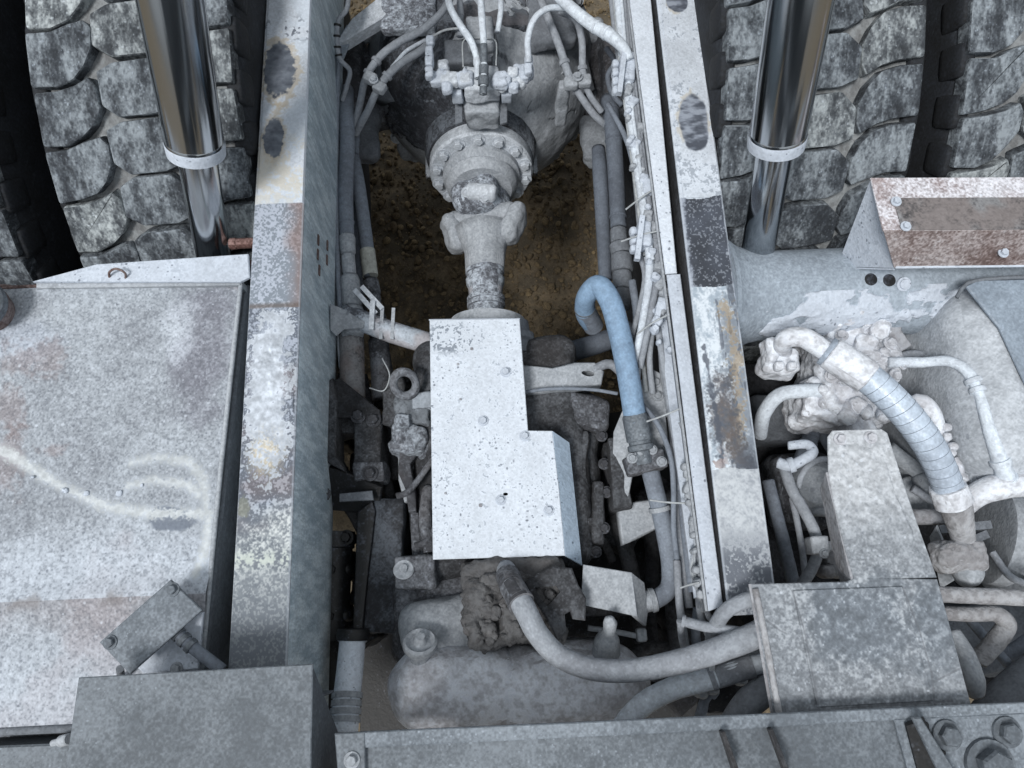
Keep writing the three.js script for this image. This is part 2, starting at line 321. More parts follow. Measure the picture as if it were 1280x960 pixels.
function boltGeo(s) {                                                    // hex head and washer, s = head radius
  const key = s.toFixed(4); if (boltShapes.has(key)) return boltShapes.get(key);
  const head = new THREE.LatheGeometry([[.0001, 0], [s, 0], [s, s * .75], [s * .86, s * .95], [.0001, s * .98]].map((q) => new THREE.Vector2(...q)), 6).toNonIndexed(); head.computeVertexNormals(); head.translate(0, s * .25, 0);
  const was = new THREE.CylinderGeometry(s * 1.45, s * 1.5, s * .28, 20); was.translate(0, s * .14, 0);
  const g = join(head, was); boltShapes.set(key, g); return g;
}
function bolt(parent, p, s, mat, n = V(0, 1, 0), name = 'bolt') {
  const o = new THREE.Mesh(boltGeo(s), mat); o.name = name; o.position.copy(p); o.quaternion.setFromUnitVectors(V(0, 1, 0), n.clone().normalize()).multiply(new THREE.Quaternion().setFromAxisAngle(V(0, 1, 0), R0() * 3)); parent.add(o); return o;
}
const boltPx = (parent, x, y, h, wpx, mat, n) => bolt(parent, P(x, y, h), K(x, y, h) * wpx / 2, mat, n);
// top sheet of an object at height y with a painting of its own; fn(x, z) gives colour and relief in metres of place
function painted(x0, z0, x1, z1, w, h, fn, bump, rough = .9) {
  const t = texPair(w, h, (i, j) => fn(x0 + (i + .5) / w * (x1 - x0), z0 + (j + .5) / h * (z1 - z0)), false);
  return { mat: M(t, [1, 1, 1], bump, rough), uv(g) { const q = g.index ? g.toNonIndexed() : g, p = q.attributes.position, uv = new Float32Array(p.count * 2); for (let i = 0; i < p.count; i++) { uv[2 * i] = (p.getX(i) - x0) / (x1 - x0); uv[2 * i + 1] = (p.getZ(i) - z0) / (z1 - z0); } q.setAttribute('uv', new THREE.BufferAttribute(uv, 2)); q.userData.uvDone = true; return q; } };
}
const spotAt = (px, py, y, rx, ry) => { const c = P(px, py, y), k = K(px, py, y); return { x: c.x, z: c.z, rx: rx * k, rz: ry * k * 1.05 }; };
const inSpot = (s, x, z) => Math.hypot((x - s.x) / s.rx, (z - s.z) / s.rz);
function segD(x, z, pts) { let b = 9; for (let i = 0; i < pts.length - 1; i++) { const a = pts[i], c = pts[i + 1], dx = c.x - a.x, dz = c.z - a.z, t = Math.min(1, Math.max(0, ((x - a.x) * dx + (z - a.z) * dz) / (dx * dx + dz * dz))); b = Math.min(b, Math.hypot(x - a.x - dx * t, z - a.z - dz * t)); } return b; }

// ---------- the setting: ground under the truck ----------
{
  const g = new THREE.PlaneGeometry(8, 8, 260, 260); g.rotateX(-Math.PI / 2); g.translate(0, 0, -1.6);
  const p = g.attributes.position;
  for (let i = 0; i < p.count; i++) { const x = p.getX(i), z = p.getZ(i), e = Math.max(Math.abs(x), Math.abs(z + 1.6)) > 3.9 ? 0 : 1; p.setY(i, e * (.05 * n3(x * 2.2, 1, z * 2.2, 4) + .02 * n3(x * 14, 5, z * 14, 2)) - .01 * (1 - e)); }
  g.computeVertexNormals();
  const far = new THREE.RingGeometry(3.9, 60, 48, 4); far.rotateX(-Math.PI / 2); far.translate(0, -.03, -1.6);
  const o = new THREE.Mesh(join(g, far), m.soil); o.name = 'ground'; o.userData = { kind: 'structure', label: 'dry brown gravelly earth under the truck' }; scene.add(o);
  const pg = clean(roughen(new THREE.IcosahedronGeometry(1, 1), .18, 1.3, 2));
  const st = new THREE.InstancedMesh(pg, M(T.soil, [2.0, 1.86, 1.58], .0008, 1), 16000), d = new THREE.Object3D(), r = rng(91), col = new THREE.Color();
  for (let i = 0; i < 16000; i++) {
    const x = (r() - .5) * 2.6, z = -3.6 + r() * 3.2, s = .004 + .016 * Math.pow(r(), 4);
    d.position.set(x, .05 * n3(x * 2.2, 1, z * 2.2, 4) + .02 * n3(x * 14, 5, z * 14, 2) + s * .3, z); d.rotation.set(r() * 6, r() * 6, r() * 6); d.scale.set(s * (1 + r() * .5), s * (.5 + r() * .4), s); d.updateMatrix(); st.setMatrixAt(i, d.matrix);
    const t = r(); col.setRGB(.62 + .5 * t * t, .60 + .48 * t * t, .56 + .4 * t * t); st.setColorAt(i, col);
  }
  st.name = 'gravel'; st.userData = { kind: 'stuff', label: 'small brown stones scattered on the earth under the truck', category: 'gravel' }; scene.add(st);
}

// ---------- chassis frame ----------
function sheet(y, x0, z0, x1, z1, nx, nz, hf) {
  const g = new THREE.PlaneGeometry(x1 - x0, z1 - z0, nx, nz); g.rotateX(-Math.PI / 2); g.translate((x0 + x1) / 2, y, (z0 + z1) / 2);
  const p = g.attributes.position; for (let i = 0; i < p.count; i++) { const q = hf(p.getX(i), p.getZ(i)); if (typeof q === 'number') p.setY(i, y + q); else p.setXYZ(i, q[0], y + q[1], q[2]); }
  g.computeVertexNormals(); return g;
}
const LX0 = -.621, LX1 = -.495, RX0 = .476, RX1 = .586, RY = 1.70;
{
  const t = thing('chassis_frame', 'two dusty welded box rails of the truck chassis running either side of the drive shaft', 'chassis frame');
  const Z = (py) => P(345, py, RY).z;
  const s1 = spotAt(349, 90, RY, 17, 34), s2 = spotAt(343, 172, RY, 11, 30), sp = spotAt(338, 470, RY, 30, 108), so = spotAt(333, 572, RY, 27, 34), s3 = spotAt(305, 635, RY, 8, 14);
  const zw = Z(255), zb = Z(385), zc = Z(640), zo = Z(215);
  const pl = painted(LX0, -2.2, LX1, .3, 256, 2048, (x, z) => {
    const a = S(FA, x, z), b = S(FB, x, z), c = S(FC, x, z), d = S(FD, x, z), u = (x - LX0) / (LX1 - LX0); let q, h = .5 + .25 * (c - .5) + .2 * (d - .5);
    if (z < zw) {
      q = mul(WHT, .94 + .12 * (b - .5) + .1 * (d - .5)); q = mix(q, [.66, .71, .76], .3 * sst(.5, .7, b));
      q = mix(q, [.72, .68, .60], .55 * sst(.16, .03, Math.abs(z - zo)) * sst(.40, .66, b * .35 + c * .4 + d * .25 + .22 * (.5 - u))); q = mix(q, DG, .8 * sst(.6, .72, c * .5 + b * .5) * sst(Z(15), Z(40), z) * sst(Z(60), Z(40), z));
      for (const s of [s1, s2]) { const e = inSpot(s, x, z) + .5 * (b - .5) + .3 * (c - .5); q = mix(q, [.68, .63, .55], .6 * sst(1.6, 1.1, e + .5 * (c - .5))); q = mix(q, mix(DG, MG, c * .5 + S(FC, x * .4, z) * .5), sst(1.1, .9, e)); h -= .2 * sst(1.1, .9, e); }
    } else if (z < zb) { q = mix(MG, LG, sst(.4, .7, b * .4 + d * .6)); q = mix(q, RUST, .55 * sst(.6, .95, u + .3 * (b - .5))); q = mix(q, BRN, .6 * sst(.012, .0, Math.abs(z - zb + .006))); }
    else {
      q = mix(mix(mul(DG, 1.05), MG, .35), LG, .85 * sst(.52, .72, b * .3 + c * .4 + d * .3)); q = mix(q, RUST, .25 * sst(.5, .7, a));
      const e = inSpot(sp, x, z) + .9 * (b - .5) + 1.0 * (c - .5) + .5 * (d - .5); const f = inSpot(so, x, z) + 1.2 * (b - .5) + 1.2 * (c - .5) + .6 * (d - .5);
      q = mix(q, mul(WHT, .90 + .25 * (c - .5)), .92 * sst(1.1, .75, e)); q = mix(q, mul([.74, .70, .62], .95 + .4 * (c - .5)), .8 * sst(1.05, .5, f) * sst(.34, .6, b * .3 + c * .4 + d * .3)); h += .3 * sst(1.1, .7, Math.min(e, f));
      const w = sst(zc - .03, zc + .05, z + .06 * (b - .5)); q = mix(q, mix([.40, .425, .455], [.66, .68, .69], sst(.25, .75, a * .2 + b * .2 + c * .3 + d * .3) * sst(Z(790), Z(660), z) + .35 * sst(.5, .8, d)), w);
      q = mix(q, [.72, .75, .72], .8 * sst(.030, .0, Math.abs(z - Z(698))) * sst(.40, .6, c * .6 + d * .4));
      q = mix(q, [.45, .46, .42], sst(1.1, .8, inSpot(s3, x, z) + .6 * (c - .5)) * .7);
    }
    q = mix(q, WHT, .5 * sst(.965, .985, u)); q = mix(q, WHT, .35 * sst(.03, .0, u)); return [...q, h];
  }, .0018);
  const railBox = (x0, x1, mat, ze = .4) => { const g = roundBox(x1 - x0, .40, 2.9 + ze, .008, 8); g.translate((x0 + x1) / 2, RY - .012 - .20, (ze - 2.9) / 2); return part(t, 'frame_rail', g, mat); };
  const flange = (x0, x1, ze = .4) => prism([V(x0, RY, -2.9), V(x1, RY, -2.9), V(x1, RY, ze), V(x0, RY, ze)], .0125, .003);
  const L = railBox(LX0 + .001, LX1 - .001, m.brush); L.userData.label = 'rail with a blue grey inner wall wiped in streaks';
  part(L, 'top_flange', pl.uv(flange(LX0, LX1)), pl.mat);
  const pad = prism([V(LX0 + .008, RY + .0035, -2.8), V(LX1 - .002, RY + .0035, -2.8), V(LX1 - .002, RY + .0035, zw), V(LX0 + .008, RY + .0035, zw)], .0035, .0012);
  part(L, 'wear_pad', pl.uv(pad), pl.mat, 'white wear pad with two worn ovals ringed in rust');
  part(L, 'dried_mud', pl.uv(sheet(RY, LX0 + .004, Z(375), LX1 - .006, Z(612), 64, 190, (x, z) => {
    const b = n3(x * 16, 2, z * 16, 3), c = n3(x * 60, 4, z * 60, 3), e = Math.min(inSpot(sp, x, z), inSpot(so, x, z)) + 1.3 * b + .5 * c; return e > 1 ? -.004 : .010 * (1 - e) * (.6 + .9 * Math.abs(c)) + .005 * c - .0005;
  })), pl.mat, 'white and ochre crust of dried mud');
  const bl = new THREE.BoxGeometry(.003, .012, .03);
  for (const [px, py, y] of [[400, 300, 1.55], [401, 318, 1.55], [399, 338, 1.53], [409, 307, 1.45], [409, 325, 1.45]]) { const g = bl.clone(), c = P(px, py, y); g.translate(LX1 + .0012, c.y, c.z); part(L, 'paint_chip', g, m.rustDark); }

  const Zr = (py) => P(880, py, RY).z, w1 = spotAt(866, 152, RY, 18, 36), w2 = spotAt(845, 2, RY, 13, 16), v0 = Zr(247), v1 = Zr(357), v2 = Zr(588);
  const och = PL([[905, 385, RY], [918, 430, RY], [925, 500, RY], [922, 560, RY]]), drk = PL([[900, 480, RY], [910, 540, RY], [925, 575, RY]]), lin = PL([[880, 430, RY], [890, 490, RY], [902, 560, RY], [905, 600, RY]]);
  const pr = painted(RX0, -2.2, RX1, .3, 256, 2048, (x, z) => {
    const a = S(FA, x, z), b = S(FB, x, z), c = S(FC, x, z), d = S(FD, x, z), u = (x - RX0) / (RX1 - RX0); let q, h = .5 + .25 * (c - .5) + .2 * (d - .5); const j = .012 * (b - .5);
    if (z + j < v0) {
      q = mul(WHT, .93 + .14 * (b - .5) + .1 * (d - .5)); q = mix(q, MG, .6 * sst(.60, .74, b * .35 + c * .35 + d * .3)); const e0 = inSpot(w1, x, z) + .35 * (b - .5), e1 = inSpot(w2, x, z) + .35 * (b - .5), e = Math.min(e0, e1);
      q = mix(q, [.66, .62, .55], .5 * sst(1.25, 1.08, e + .3 * (c - .5)) * sst(.4, .6, b)); q = mix(q, mix(DG, LG, .75 * sst(.35, .75, b * .5 + S(FC, x * .4, z) * .5)), sst(1.12, .98, e)); h -= .3 * sst(1.1, .9, e);
    } else if (z + j < v1) { q = mix(mul([.27, .29, .33], .9 + .4 * (b - .5)), WHT, .55 * Math.max(SPM[((Math.round(z * 1000) & 1023) << 10) | (Math.round(x * 1000) & 1023)], .6 * sst(.72, .8, d))); q = mix(q, LG, .8 * sst(.12, .02, u + .1 * (c - .5))); }
    else if (z + j < v2) {
      q = mix([.58, .625, .67], [.78, .81, .84], sst(.25, .7, b * .3 + S(FC, x, z * .4) * .4 + d * .3)); q = mix(q, mul(MG, .92), .85 * sst(.42, .75, u + .35 * (a - .5) + .25 * (c - .5)) * sst(.25, .6, b * .5 + c * .5)); q = mix(q, DG, .6 * sst(.6, .72, S(FC, x, z * .3)) * sst(.3, .6, u));
      const o = segD(x, z, och) + .025 * (b - .5) + .012 * (c - .5); q = mix(q, mul([.56, .50, .42], .8 + .4 * c), .7 * sst(.020, .002, o + .022 * (c - .5) + .02 * (d - .5))); const k = segD(x, z, drk) + .03 * (b - .5); q = mix(q, mix(DG, BRN, c), .85 * sst(.042, .004, k + .03 * (c - .5) + .02 * (d - .5)));
      const l = segD(x, z, lin) + .01 * (c - .5); q = mix(q, DG, .75 * sst(.008, .002, l)); q = mix(q, mul(DG, .9), .75 * sst(v2 - .09, v2, z) * sst(.45, .75, u + .3 * (b - .5))); q = mix(q, RUST, .5 * sst(.05, .0, Math.abs(z - (v2 - .02))) * sst(.55, .7, c) * sst(.5, .2, u));
    } else { q = mix([.54, .56, .59], [.70, .72, .74], sst(.2, .75, b * .25 + c * .3 + a * .2 + d * .25)); q = mix(q, DG, .75 * sst(Zr(655), Zr(705), z) * sst(.38, .60, b * .3 + c * .35 + d * .35)); h += .4 * (c - .5) + .3 * (b - .5); }
    q = mix(q, WHT, .65 * sst(.95, .985, u + .03 * (b - .5))); q = mix(q, WHT, .5 * sst(.05, .0, u)); return [...q, h];
  }, .002);
  const Rr = railBox(RX0 + .001, RX1 - .001, m.grimeDark, .075); part(Rr, 'top_flange', pr.uv(flange(RX0, RX1, .075)), pr.mat);
  part(Rr, 'wear_pad', pr.uv(prism([V(RX0 + .008, RY + .0035, -2.8), V(RX1 - .004, RY + .0035, -2.8), V(RX1 - .004, RY + .0035, v0), V(RX0 + .008, RY + .0035, v0)], .0035, .0012)), pr.mat, 'white wear pad with grey worn ovals');
  for (const [px, py] of [[849, 340], [852, 366]]) { const c = P(px, py, 1.62), g = new THREE.BoxGeometry(.03, .02, .022); g.translate(.44, c.y, c.z); part(Rr, 'strip_lug', g, m.dust); }
}

// ---------- cross members ----------
{
  const t = thing('cross_member', 'pale tapered cross member plate behind the fuel tank with rusty studs', 'cross member');
  part(t, 'plate', plate([[40, 352], [120, 330], [310, 317], [312, 346], [300, 352]], 1.705, .012, .002), m.pale);
  part(t, 'web', plate([[45, 352], [300, 348], [300, 356], [45, 360]], 1.692, .25, .002), m.dust);
  for (const [x0, y0, x1, y1] of [[287, 305, 330, 303], [284, 334, 330, 331]]) { const A = P(x0, y0, 1.66), B = P(x1, y1, 1.66), k = K(x0, y0, 1.66); part(t, 'stud', turned(A, B, [[0, 6 * k], [.04, 7.5 * k], [.2, 7.5 * k], [.22, 6.8 * k], [1, 6.8 * k]], 14), m.redPrimer); }
  part(t, 'lashing_eye', wireGeo([[137, 348, 1.70], [137, 340, 1.72], [146, 336, 1.73], [156, 341, 1.72], [157, 349, 1.70]], 6), m.rustDark);
}
{
  const t = thing('torsion_tube', 'thick grey cross tube with dusty top running right from the chassis rail', 'cross tube');
  const z = -.735, y = 1.55, x0 = RX1;
  part(t, 'tube', turned(V(x0, y, z), V(1.9, y, z), [[0, .175], [.012, .158], [.03, .140], [.055, .127], [.08, .12], [1, .12]], 48), m.dustBlue);
  const mud = (xa, xb, a0, a1, lim, seed) => { const g = new THREE.PlaneGeometry(1, 1, 120, 60), p = g.attributes.position; for (let i = 0; i < p.count; i++) { const u = p.getX(i) + .5, v = p.getY(i) + .5, X = xa + u * (xb - xa), a = a0 + v * (a1 - a0), e = Math.hypot((u - .5) * 2, (v - .5) * 2) + 1.5 * n3(X * 9, a * 1.6 + seed, 2, 4), r = .12 + (e < lim ? .003 + .004 * n3(X * 30, a * 6, 1, 3) + .002 * Math.min(1, (lim - e) * 6) : -.003); p.setXYZ(i, X, y + Math.sin(a) * r, z + Math.cos(a) * r); } g.computeVertexNormals(); return g; };
  part(t, 'dried_mud', mud(.66, 1.06, .15, 1.25, .8, 3), m.pale, 'pale mud sheet on the tube'); part(t, 'dried_mud', mud(1.0, 1.4, .3, 1.3, .75, 8), m.pale);
  for (const [px, py] of [[1088, 349], [1111, 350]]) { const c = P(px, py, 1.667); part(t, 'drilled_hole', turned(c.clone().add(V(0, -.01, 0)), c.clone().add(V(0, .0035, .0016)), [[0, .016], [.97, .016], [1, .0145]], 20), m.black); }
  const c = P(1128, 355, 1.662); part(t, 'plug', turned(c, c.clone().add(V(0, .012, .006)), [[0, .018], [.6, .018], [.7, .013], [1, .012]], 20), m.pale);
}

// ---------- tyres ----------
const AXY = .95, AXZ = -1.72, TR = 1.0;
const lugShapes = [];
{
  const mk = (pts, seed) => {
    const r = rng(seed), q = pts.map(([a, b]) => new THREE.Vector2(a + (r() - .5) * .008, b + (r() - .5) * .008));
    q.forEach((p) => { p.y *= 1.0; }); const s = new THREE.Shape(); const n = q.length, mid = (a, b) => a.clone().add(b).multiplyScalar(.5);
    for (let i = 0; i < n; i++) { const a = q[i], p0 = q[(i + n - 1) % n], p1 = q[(i + 1) % n], s0 = a.clone().lerp(p0, .10), s1 = a.clone().lerp(p1, .10); if (!i) s.moveTo(s0.x, s0.y); else s.lineTo(s0.x, s0.y); s.quadraticCurveTo(a.x, a.y, s1.x, s1.y); }
    s.closePath();
    const g = new THREE.ExtrudeGeometry(s, { depth: .045, bevelEnabled: true, bevelSize: .006, bevelThickness: .006, bevelOffset: -.006, bevelSegments: 2, curveSegments: 3 });
    g.translate(0, 0, -.050); boxUV(g); const uv = g.attributes.uv, ou = r(), ov = r(); for (let i = 0; i < uv.count; i++) uv.setXY(i, uv.getX(i) + ou, uv.getY(i) + ov); return g;                            // x across the tread, y round it, z outwards; outer face near z = 0
  };
  // outer shoulder, centre, inner shoulder; curved cross grooves
  const sh = [[-.25, -.063], [-.19, -.060], [-.145, -.044], [-.112, -.014], [-.094, .026], [-.090, .074], [-.106, .098], [-.145, .083], [-.19, .068], [-.25, .065]];
  for (let v = 0; v < 6; v++) lugShapes.push([
    mk(sh, 31 + v * 7),
    mk([[-.088, -.040], [-.046, -.067], [.046, -.060], [.090, -.044], [.092, .030], [.050, .066], [-.046, .062], [-.090, .040]], 53 + v * 7),
    mk(sh.map(([a, b]) => [-a, -b]), 77 + v * 7),
  ]);
}
const lugMats = [m.rubber, m.rubberB, m.rubberC];
function makeTyre(cx, label, mirror, seed, mats) {
  const t = thing('truck_tyre', label, 'tyre', 'dual rear tyres of the truck');
  const prof = [[.20, .40], [.24, .48], [.262, .60], [.268, .72], [.264, .84], [.256, .92], [.246, .945], [.230, .955], [.12, .960], [0, .962]];
  const pts = [...prof.map(([x, r]) => new THREE.Vector2(r, x)), ...prof.slice(0, -1).reverse().map(([x, r]) => new THREE.Vector2(r, -x))];
  const g = new THREE.LatheGeometry(pts, 120); g.rotateZ(Math.PI / 2); g.translate(cx, AXY, AXZ);
  const side = part(t, 'carcass', g, m.side);
  const tread = new THREE.CylinderGeometry(.968, .968, .46, 220, 30, true); tread.rotateZ(Math.PI / 2);
  tread.translate(cx, AXY, AXZ); part(side, 'groove_mud', roughen(tread, .010, 16, 4), m.mud);
  part(t, 'rim', (() => { const q = new THREE.CylinderGeometry(.46, .46, .36, 40); q.rotateZ(Math.PI / 2); q.translate(cx, AXY, AXZ); return q; })(), m.dustDark);
  const n = 45, r = rng(seed);
  for (let i = 0; i < n; i++) for (let c = 0; c < 3; c++) {
    const a = (i + (c === 1 ? .5 : 0)) / n * Math.PI * 2 + .03; if (a > 2.6 && a < 5.9) continue;
    const o = new THREE.Mesh(lugShapes[Math.floor(r() * 6)][c], mats[Math.floor(r() * 3)]); o.name = 'tread_lug';
    o.position.set(cx, AXY + Math.sin(a) * (TR + .004 * r()), AXZ + Math.cos(a) * (TR + .004 * r()));
    const out = V(0, Math.sin(a), Math.cos(a)), ac = V(mirror, 0, 0), rd = out.clone().cross(ac); o.quaternion.setFromRotationMatrix(new THREE.Matrix4().makeBasis(ac, rd, out)); t.add(o);
  }
  const sk = 26; for (let i = 0; i < sk; i++) for (const s of [-1, 1]) {    // blocks down the shoulder
    const a = -.35 + i * .1297; const o = part(t, 'shoulder_block', roundShared(), m.side); o.position.set(cx + s * .243, AXY + Math.sin(a) * .935, AXZ + Math.cos(a) * .935); o.rotation.x = -a;
  }
  return t;
}
let rs_; function roundShared() { if (!rs_) rs_ = clean(roundBox(.045, .085, .10, .012, 4)); return rs_; }
makeTyre(-.89, 'inner tyre beside the left chassis rail behind a chrome ram', 1, 3, lugMats);
makeTyre(-1.545, 'outer tyre at the left edge of the photo with a dark sidewall', 1, 4, [m.rubberB, m.rubberB, m.rubber]);
makeTyre(.845, 'inner tyre beside the right chassis rail behind a chrome ram', 1, 5, [m.rubberB, m.rubber, m.rubberB]);
makeTyre(1.462, 'outer tyre in the upper right corner above the rusty cover', 1, 6, [m.rubberB, m.rubberB, m.rubber]);

// ---------- rear axle ----------
{
  const t = thing('rear_axle', 'dust caked rear axle with round bowl and bolted pinion nose', 'axle');
  const bx = -.03, by = 1.0, bz = -1.93;
  part(t, 'axle_housing', roughen((() => { const pts = [[.20, -.62], [.20, -.50], [.19, -.44], [.13, -.38], [.12, 0], [.13, .38], [.19, .44], [.20, .50], [.20, .62]].map((q) => new THREE.Vector2(...q)); const g = new THREE.LatheGeometry(new THREE.SplineCurve(pts).getPoints(60), 72); g.rotateZ(Math.PI / 2); g.translate(bx, by, -1.84); return g; })(), .010, 7, 4), m.grimeLight);
  const bowl = part(t, 'axle_bowl', roughen((() => { const g = new THREE.SphereGeometry(.425, 90, 60); g.scale(1, .98, 1); g.translate(bx, by, bz); return g; })(), .010, 6, 4), m.dust, 'big round grey bowl');
  const n = V(0, .62, .785), u = V(1, 0, 0), v = n.clone().cross(u);             // rim facing up and forward
  const rim = (a, r, h = 0) => V(bx, by, bz).addScaledVector(n, .02 + h).addScaledVector(u, Math.cos(a) * r).addScaledVector(v, Math.sin(a) * r);
  part(bowl, 'rim_flange', roughen(turned(V(bx, by, bz).addScaledVector(n, -.03), V(bx, by, bz).addScaledVector(n, .03), [[0, .41], [.2, .437], [.8, .437], [1, .41]], 80), .006, 12), m.dustDark);
  for (let i = 0; i < 26; i++) { const a = i / 26 * Math.PI * 2 + .1; bolt(t, rim(a, .425, .012), .017, i % 3 ? m.dust : m.dustLight, n); }
  for (const a of [2.75, 3.05, -.05, .3, 3.5, 3.9, -.5]) part(bowl, 'rim_ear', roughen((() => { const q = roundBox(.10, .05, .09, .024, 8), c = rim(a, .425); q.applyQuaternion(new THREE.Quaternion().setFromUnitVectors(V(0, 1, 0), n)); q.translate(c.x, c.y, c.z); return q; })(), .010, 16), m.dust);
  const mudPart = (ph, th, r, mt, seed) => { const g = new THREE.PlaneGeometry(1, 1, 70, 70), p = g.attributes.position; for (let i = 0; i < p.count; i++) { const U = p.getX(i) * 2, W = p.getY(i) * 2, a = ph + U * .75, b = th + W * .7, e = Math.hypot(U, W) + 1.1 * n3(U * 2 + seed, W * 2, 1, 4), R = .425 * (e < .75 ? 1.022 + .02 * n3(U * 5, W * 5, seed, 3) : .97); p.setXYZ(i, bx + R * Math.cos(b) * Math.sin(a), by + R * Math.sin(b), bz + R * Math.cos(b) * Math.cos(a)); } g.computeVertexNormals(); return part(bowl, 'mud_sheet', g, mt); };
  mudPart(.75, .75, 1, m.dust, 2); mudPart(-.7, .55, 1, m.patchMid, 6); mudPart(.55, .15, 1, m.dust, 9);
  // nose and pinion cage, tipped up a little toward the shaft
  const f = V(-.047, 1.085, -1.455), ax = V(0, .24, .97).normalize(), uy = ax.clone().cross(V(1, 0, 0)).negate(), on = (s) => f.clone().addScaledVector(ax, s), rg = (a, r, s) => on(s).addScaledVector(V(1, 0, 0), Math.cos(a) * r).addScaledVector(uy, Math.sin(a) * r);
  const nose = part(t, 'carrier_nose', roughen(turned(on(-.42), on(-.02), [[0, .235], [.3, .23], [.6, .212], [.85, .200], [1, .19]], 64), .007, 10, 4), m.patchMid);
  for (const a of [.35, 2.8]) part(nose, 'nose_rib', roughen(bar(rg(a, .215, -.34), rg(a, .205, -.03), .022, .03).toNonIndexed(), .003, 20), m.dustLight);
  part(t, 'pinion_cage', turned(on(-.03), on(.035), [[0, .165], [.2, .183], [.85, .183], [1, .176]], 56), m.dustLight);
  for (let i = 0; i < 14; i++) { const a = i / 14 * Math.PI * 2 + .2; bolt(t, rg(a, .158, .033), .0165, i === 3 || i === 4 ? m.rust : m.dustLight, ax); }
  part(t, 'oil_seal_housing', turned(on(.03), on(.115), [[0, .138], [.3, .135], [.45, .116], [.6, .126], [.8, .122], [1, .105]], 44), m.dust);
  // hose brackets and mud on both arms
  part(t, 'mud_cake', lump(752, 168, 1.12, 46, 60, .08, { r: .03, amp: .014, freq: 11, seg: 18 }), m.dustMid, 'smooth grey mud on the right arm');
  part(t, 'mud_cake', lump(450, 160, 1.08, 44, 70, .08, { r: .03, amp: .014, freq: 11, seg: 18 }), m.dustDark);
}
{
  const t = thing('suspension_arm', 'pale flat diagonal arm in the top left of the axle bay', 'suspension arm');
  part(t, 'arm', plate([[420, 52], [440, 22], [478, -8], [500, -8], [484, 18], [432, 50]], 1.42, .05, .004), m.dustLight);
  part(t, 'arm_plate', plate([[414, 62], [434, 30], [437, 52], [428, 74]], 1.40, .012, .002), m.dustBlue);
}
{
  const t = thing('axle_tie_frame', 'mud caked triangular frame above the axle behind the brake valve', 'axle frame');
  for (const [a, b, w] of [[[505, -20, 1.28], [488, 130, 1.12], .10], [[690, -20, 1.28], [722, 120, 1.12], .10]]) part(t, 'frame_arm', roughen(bar(P(...a), P(...b), w, .10).toNonIndexed(), .004, 20), m.dustDark);
  part(t, 'cross_plate', lump(600, 8, 1.40, 120, 50, .08, { r: .02, amp: .012, freq: 9, seg: 16 }), m.patchMid);
  part(t, 'mud_pad', lump(510, 10, 1.42, 70, 50, .05, { r: .02, amp: .012, freq: 11, seg: 16 }), m.patchLight);
  part(t, 'mud_pad', lump(690, 20, 1.40, 60, 60, .06, { r: .02, amp: .012, freq: 11, seg: 16 }), m.dustDark);
}
// ---------- drive shaft ----------
{
  const t = thing('drive_shaft', 'dusty drive shaft with open yoke joint between axle and white shield', 'drive shaft');
  const x = -.047, y = 1.09, z0 = -1.335;
  part(t, 'flange_yoke', roughen((() => { const g = roundBox(.165, .20, .12, .045, 14); g.rotateZ(.5); g.translate(x, y, z0 + .02); return g; })(), .008, 18), m.patchLight);
  part(t, 'bearing_cap', roughen(turned(V(x - .05, y + .09, z0 + .03), V(x + .05, y + .10, z0 + .05), [[0, .02], [.1, .03], [.9, .03], [1, .02]], 20), .003, 24), m.dustLight);
  part(t, 'joint_cross', roughen(turned(V(x - .12, y - .035, z0 + .085), V(x + .12, y + .035, z0 + .085), [[0, .030], [.08, .040], [.3, .040], [.4, .03], [.6, .03], [.7, .04], [.92, .04], [1, .03]], 24), .004, 24), m.dust);
  for (const s of [-1, 1]) { const g = roundBox(.062, .10, .14, .028, 12); g.rotateY(-s * .35); g.rotateZ(s * .25); g.translate(x + s * .105, y + s * .03, z0 + .125); part(t, 'yoke_ear', roughen(g, .010, 16), m.dust); }
  part(t, 'yoke_body', roughen(turned(V(x, y, z0 + .11), V(x, y, z0 + .28), [[0, .05], [.1, .100], [.35, .088], [.6, .070], [1, .066]], 36), .006, 20), m.dust);
  for (const a of [[583, 240], [606, 247]]) boltPx(t, a[0], a[1], 1.19, 9, m.dustLight, V(0, .7, .7));
  part(t, 'shaft_tube', turned(V(x, y, z0 + .25), V(x, y, -.55), [[0, .061], [.06, .061], [.065, .066], [.085, .066], [.09, .061], [.12, .061], [.125, .066], [.16, .064], [.18, .059], [.25, .056], [.252, .064], [.275, .064], [.278, .060], [.29, .060], [.292, .064], [.31, .064], [.313, .058], [1, .058]], 40), m.patchLight);
}

// ---------- raised dump body the rams push on ----------
{
  const t = thing('dump_body', 'dark underside of the raised dump body that the rams push up', 'dump body');
  const a = V(0, 1.75, -3.5), b = V(0, 4.4, -1.72), n = b.clone().sub(a).normalize(), up = V(1, 0, 0).cross(n).negate();
  const q = (x, s, h) => a.clone().addScaledVector(n, s).addScaledVector(up, h).add(V(x, 0, 0)), L = a.distanceTo(b);
  part(t, 'floor_plate', prism([q(-1.9, 0, 0), q(1.9, 0, 0), q(1.9, L, 0), q(-1.9, L, 0)], .03, .004), m.dustMid);
  for (const x of [-.56, .56]) part(t, 'floor_beam', bar(q(x, .1, -.12), q(x, L, -.12), .14, .2), m.dustDark);
  for (let i = 1; i < 8; i++) part(t, 'cross_rib', bar(q(-1.9, L * i / 8, -.07), q(1.9, L * i / 8, -.07), .10, .10, up), m.dustDark);
}

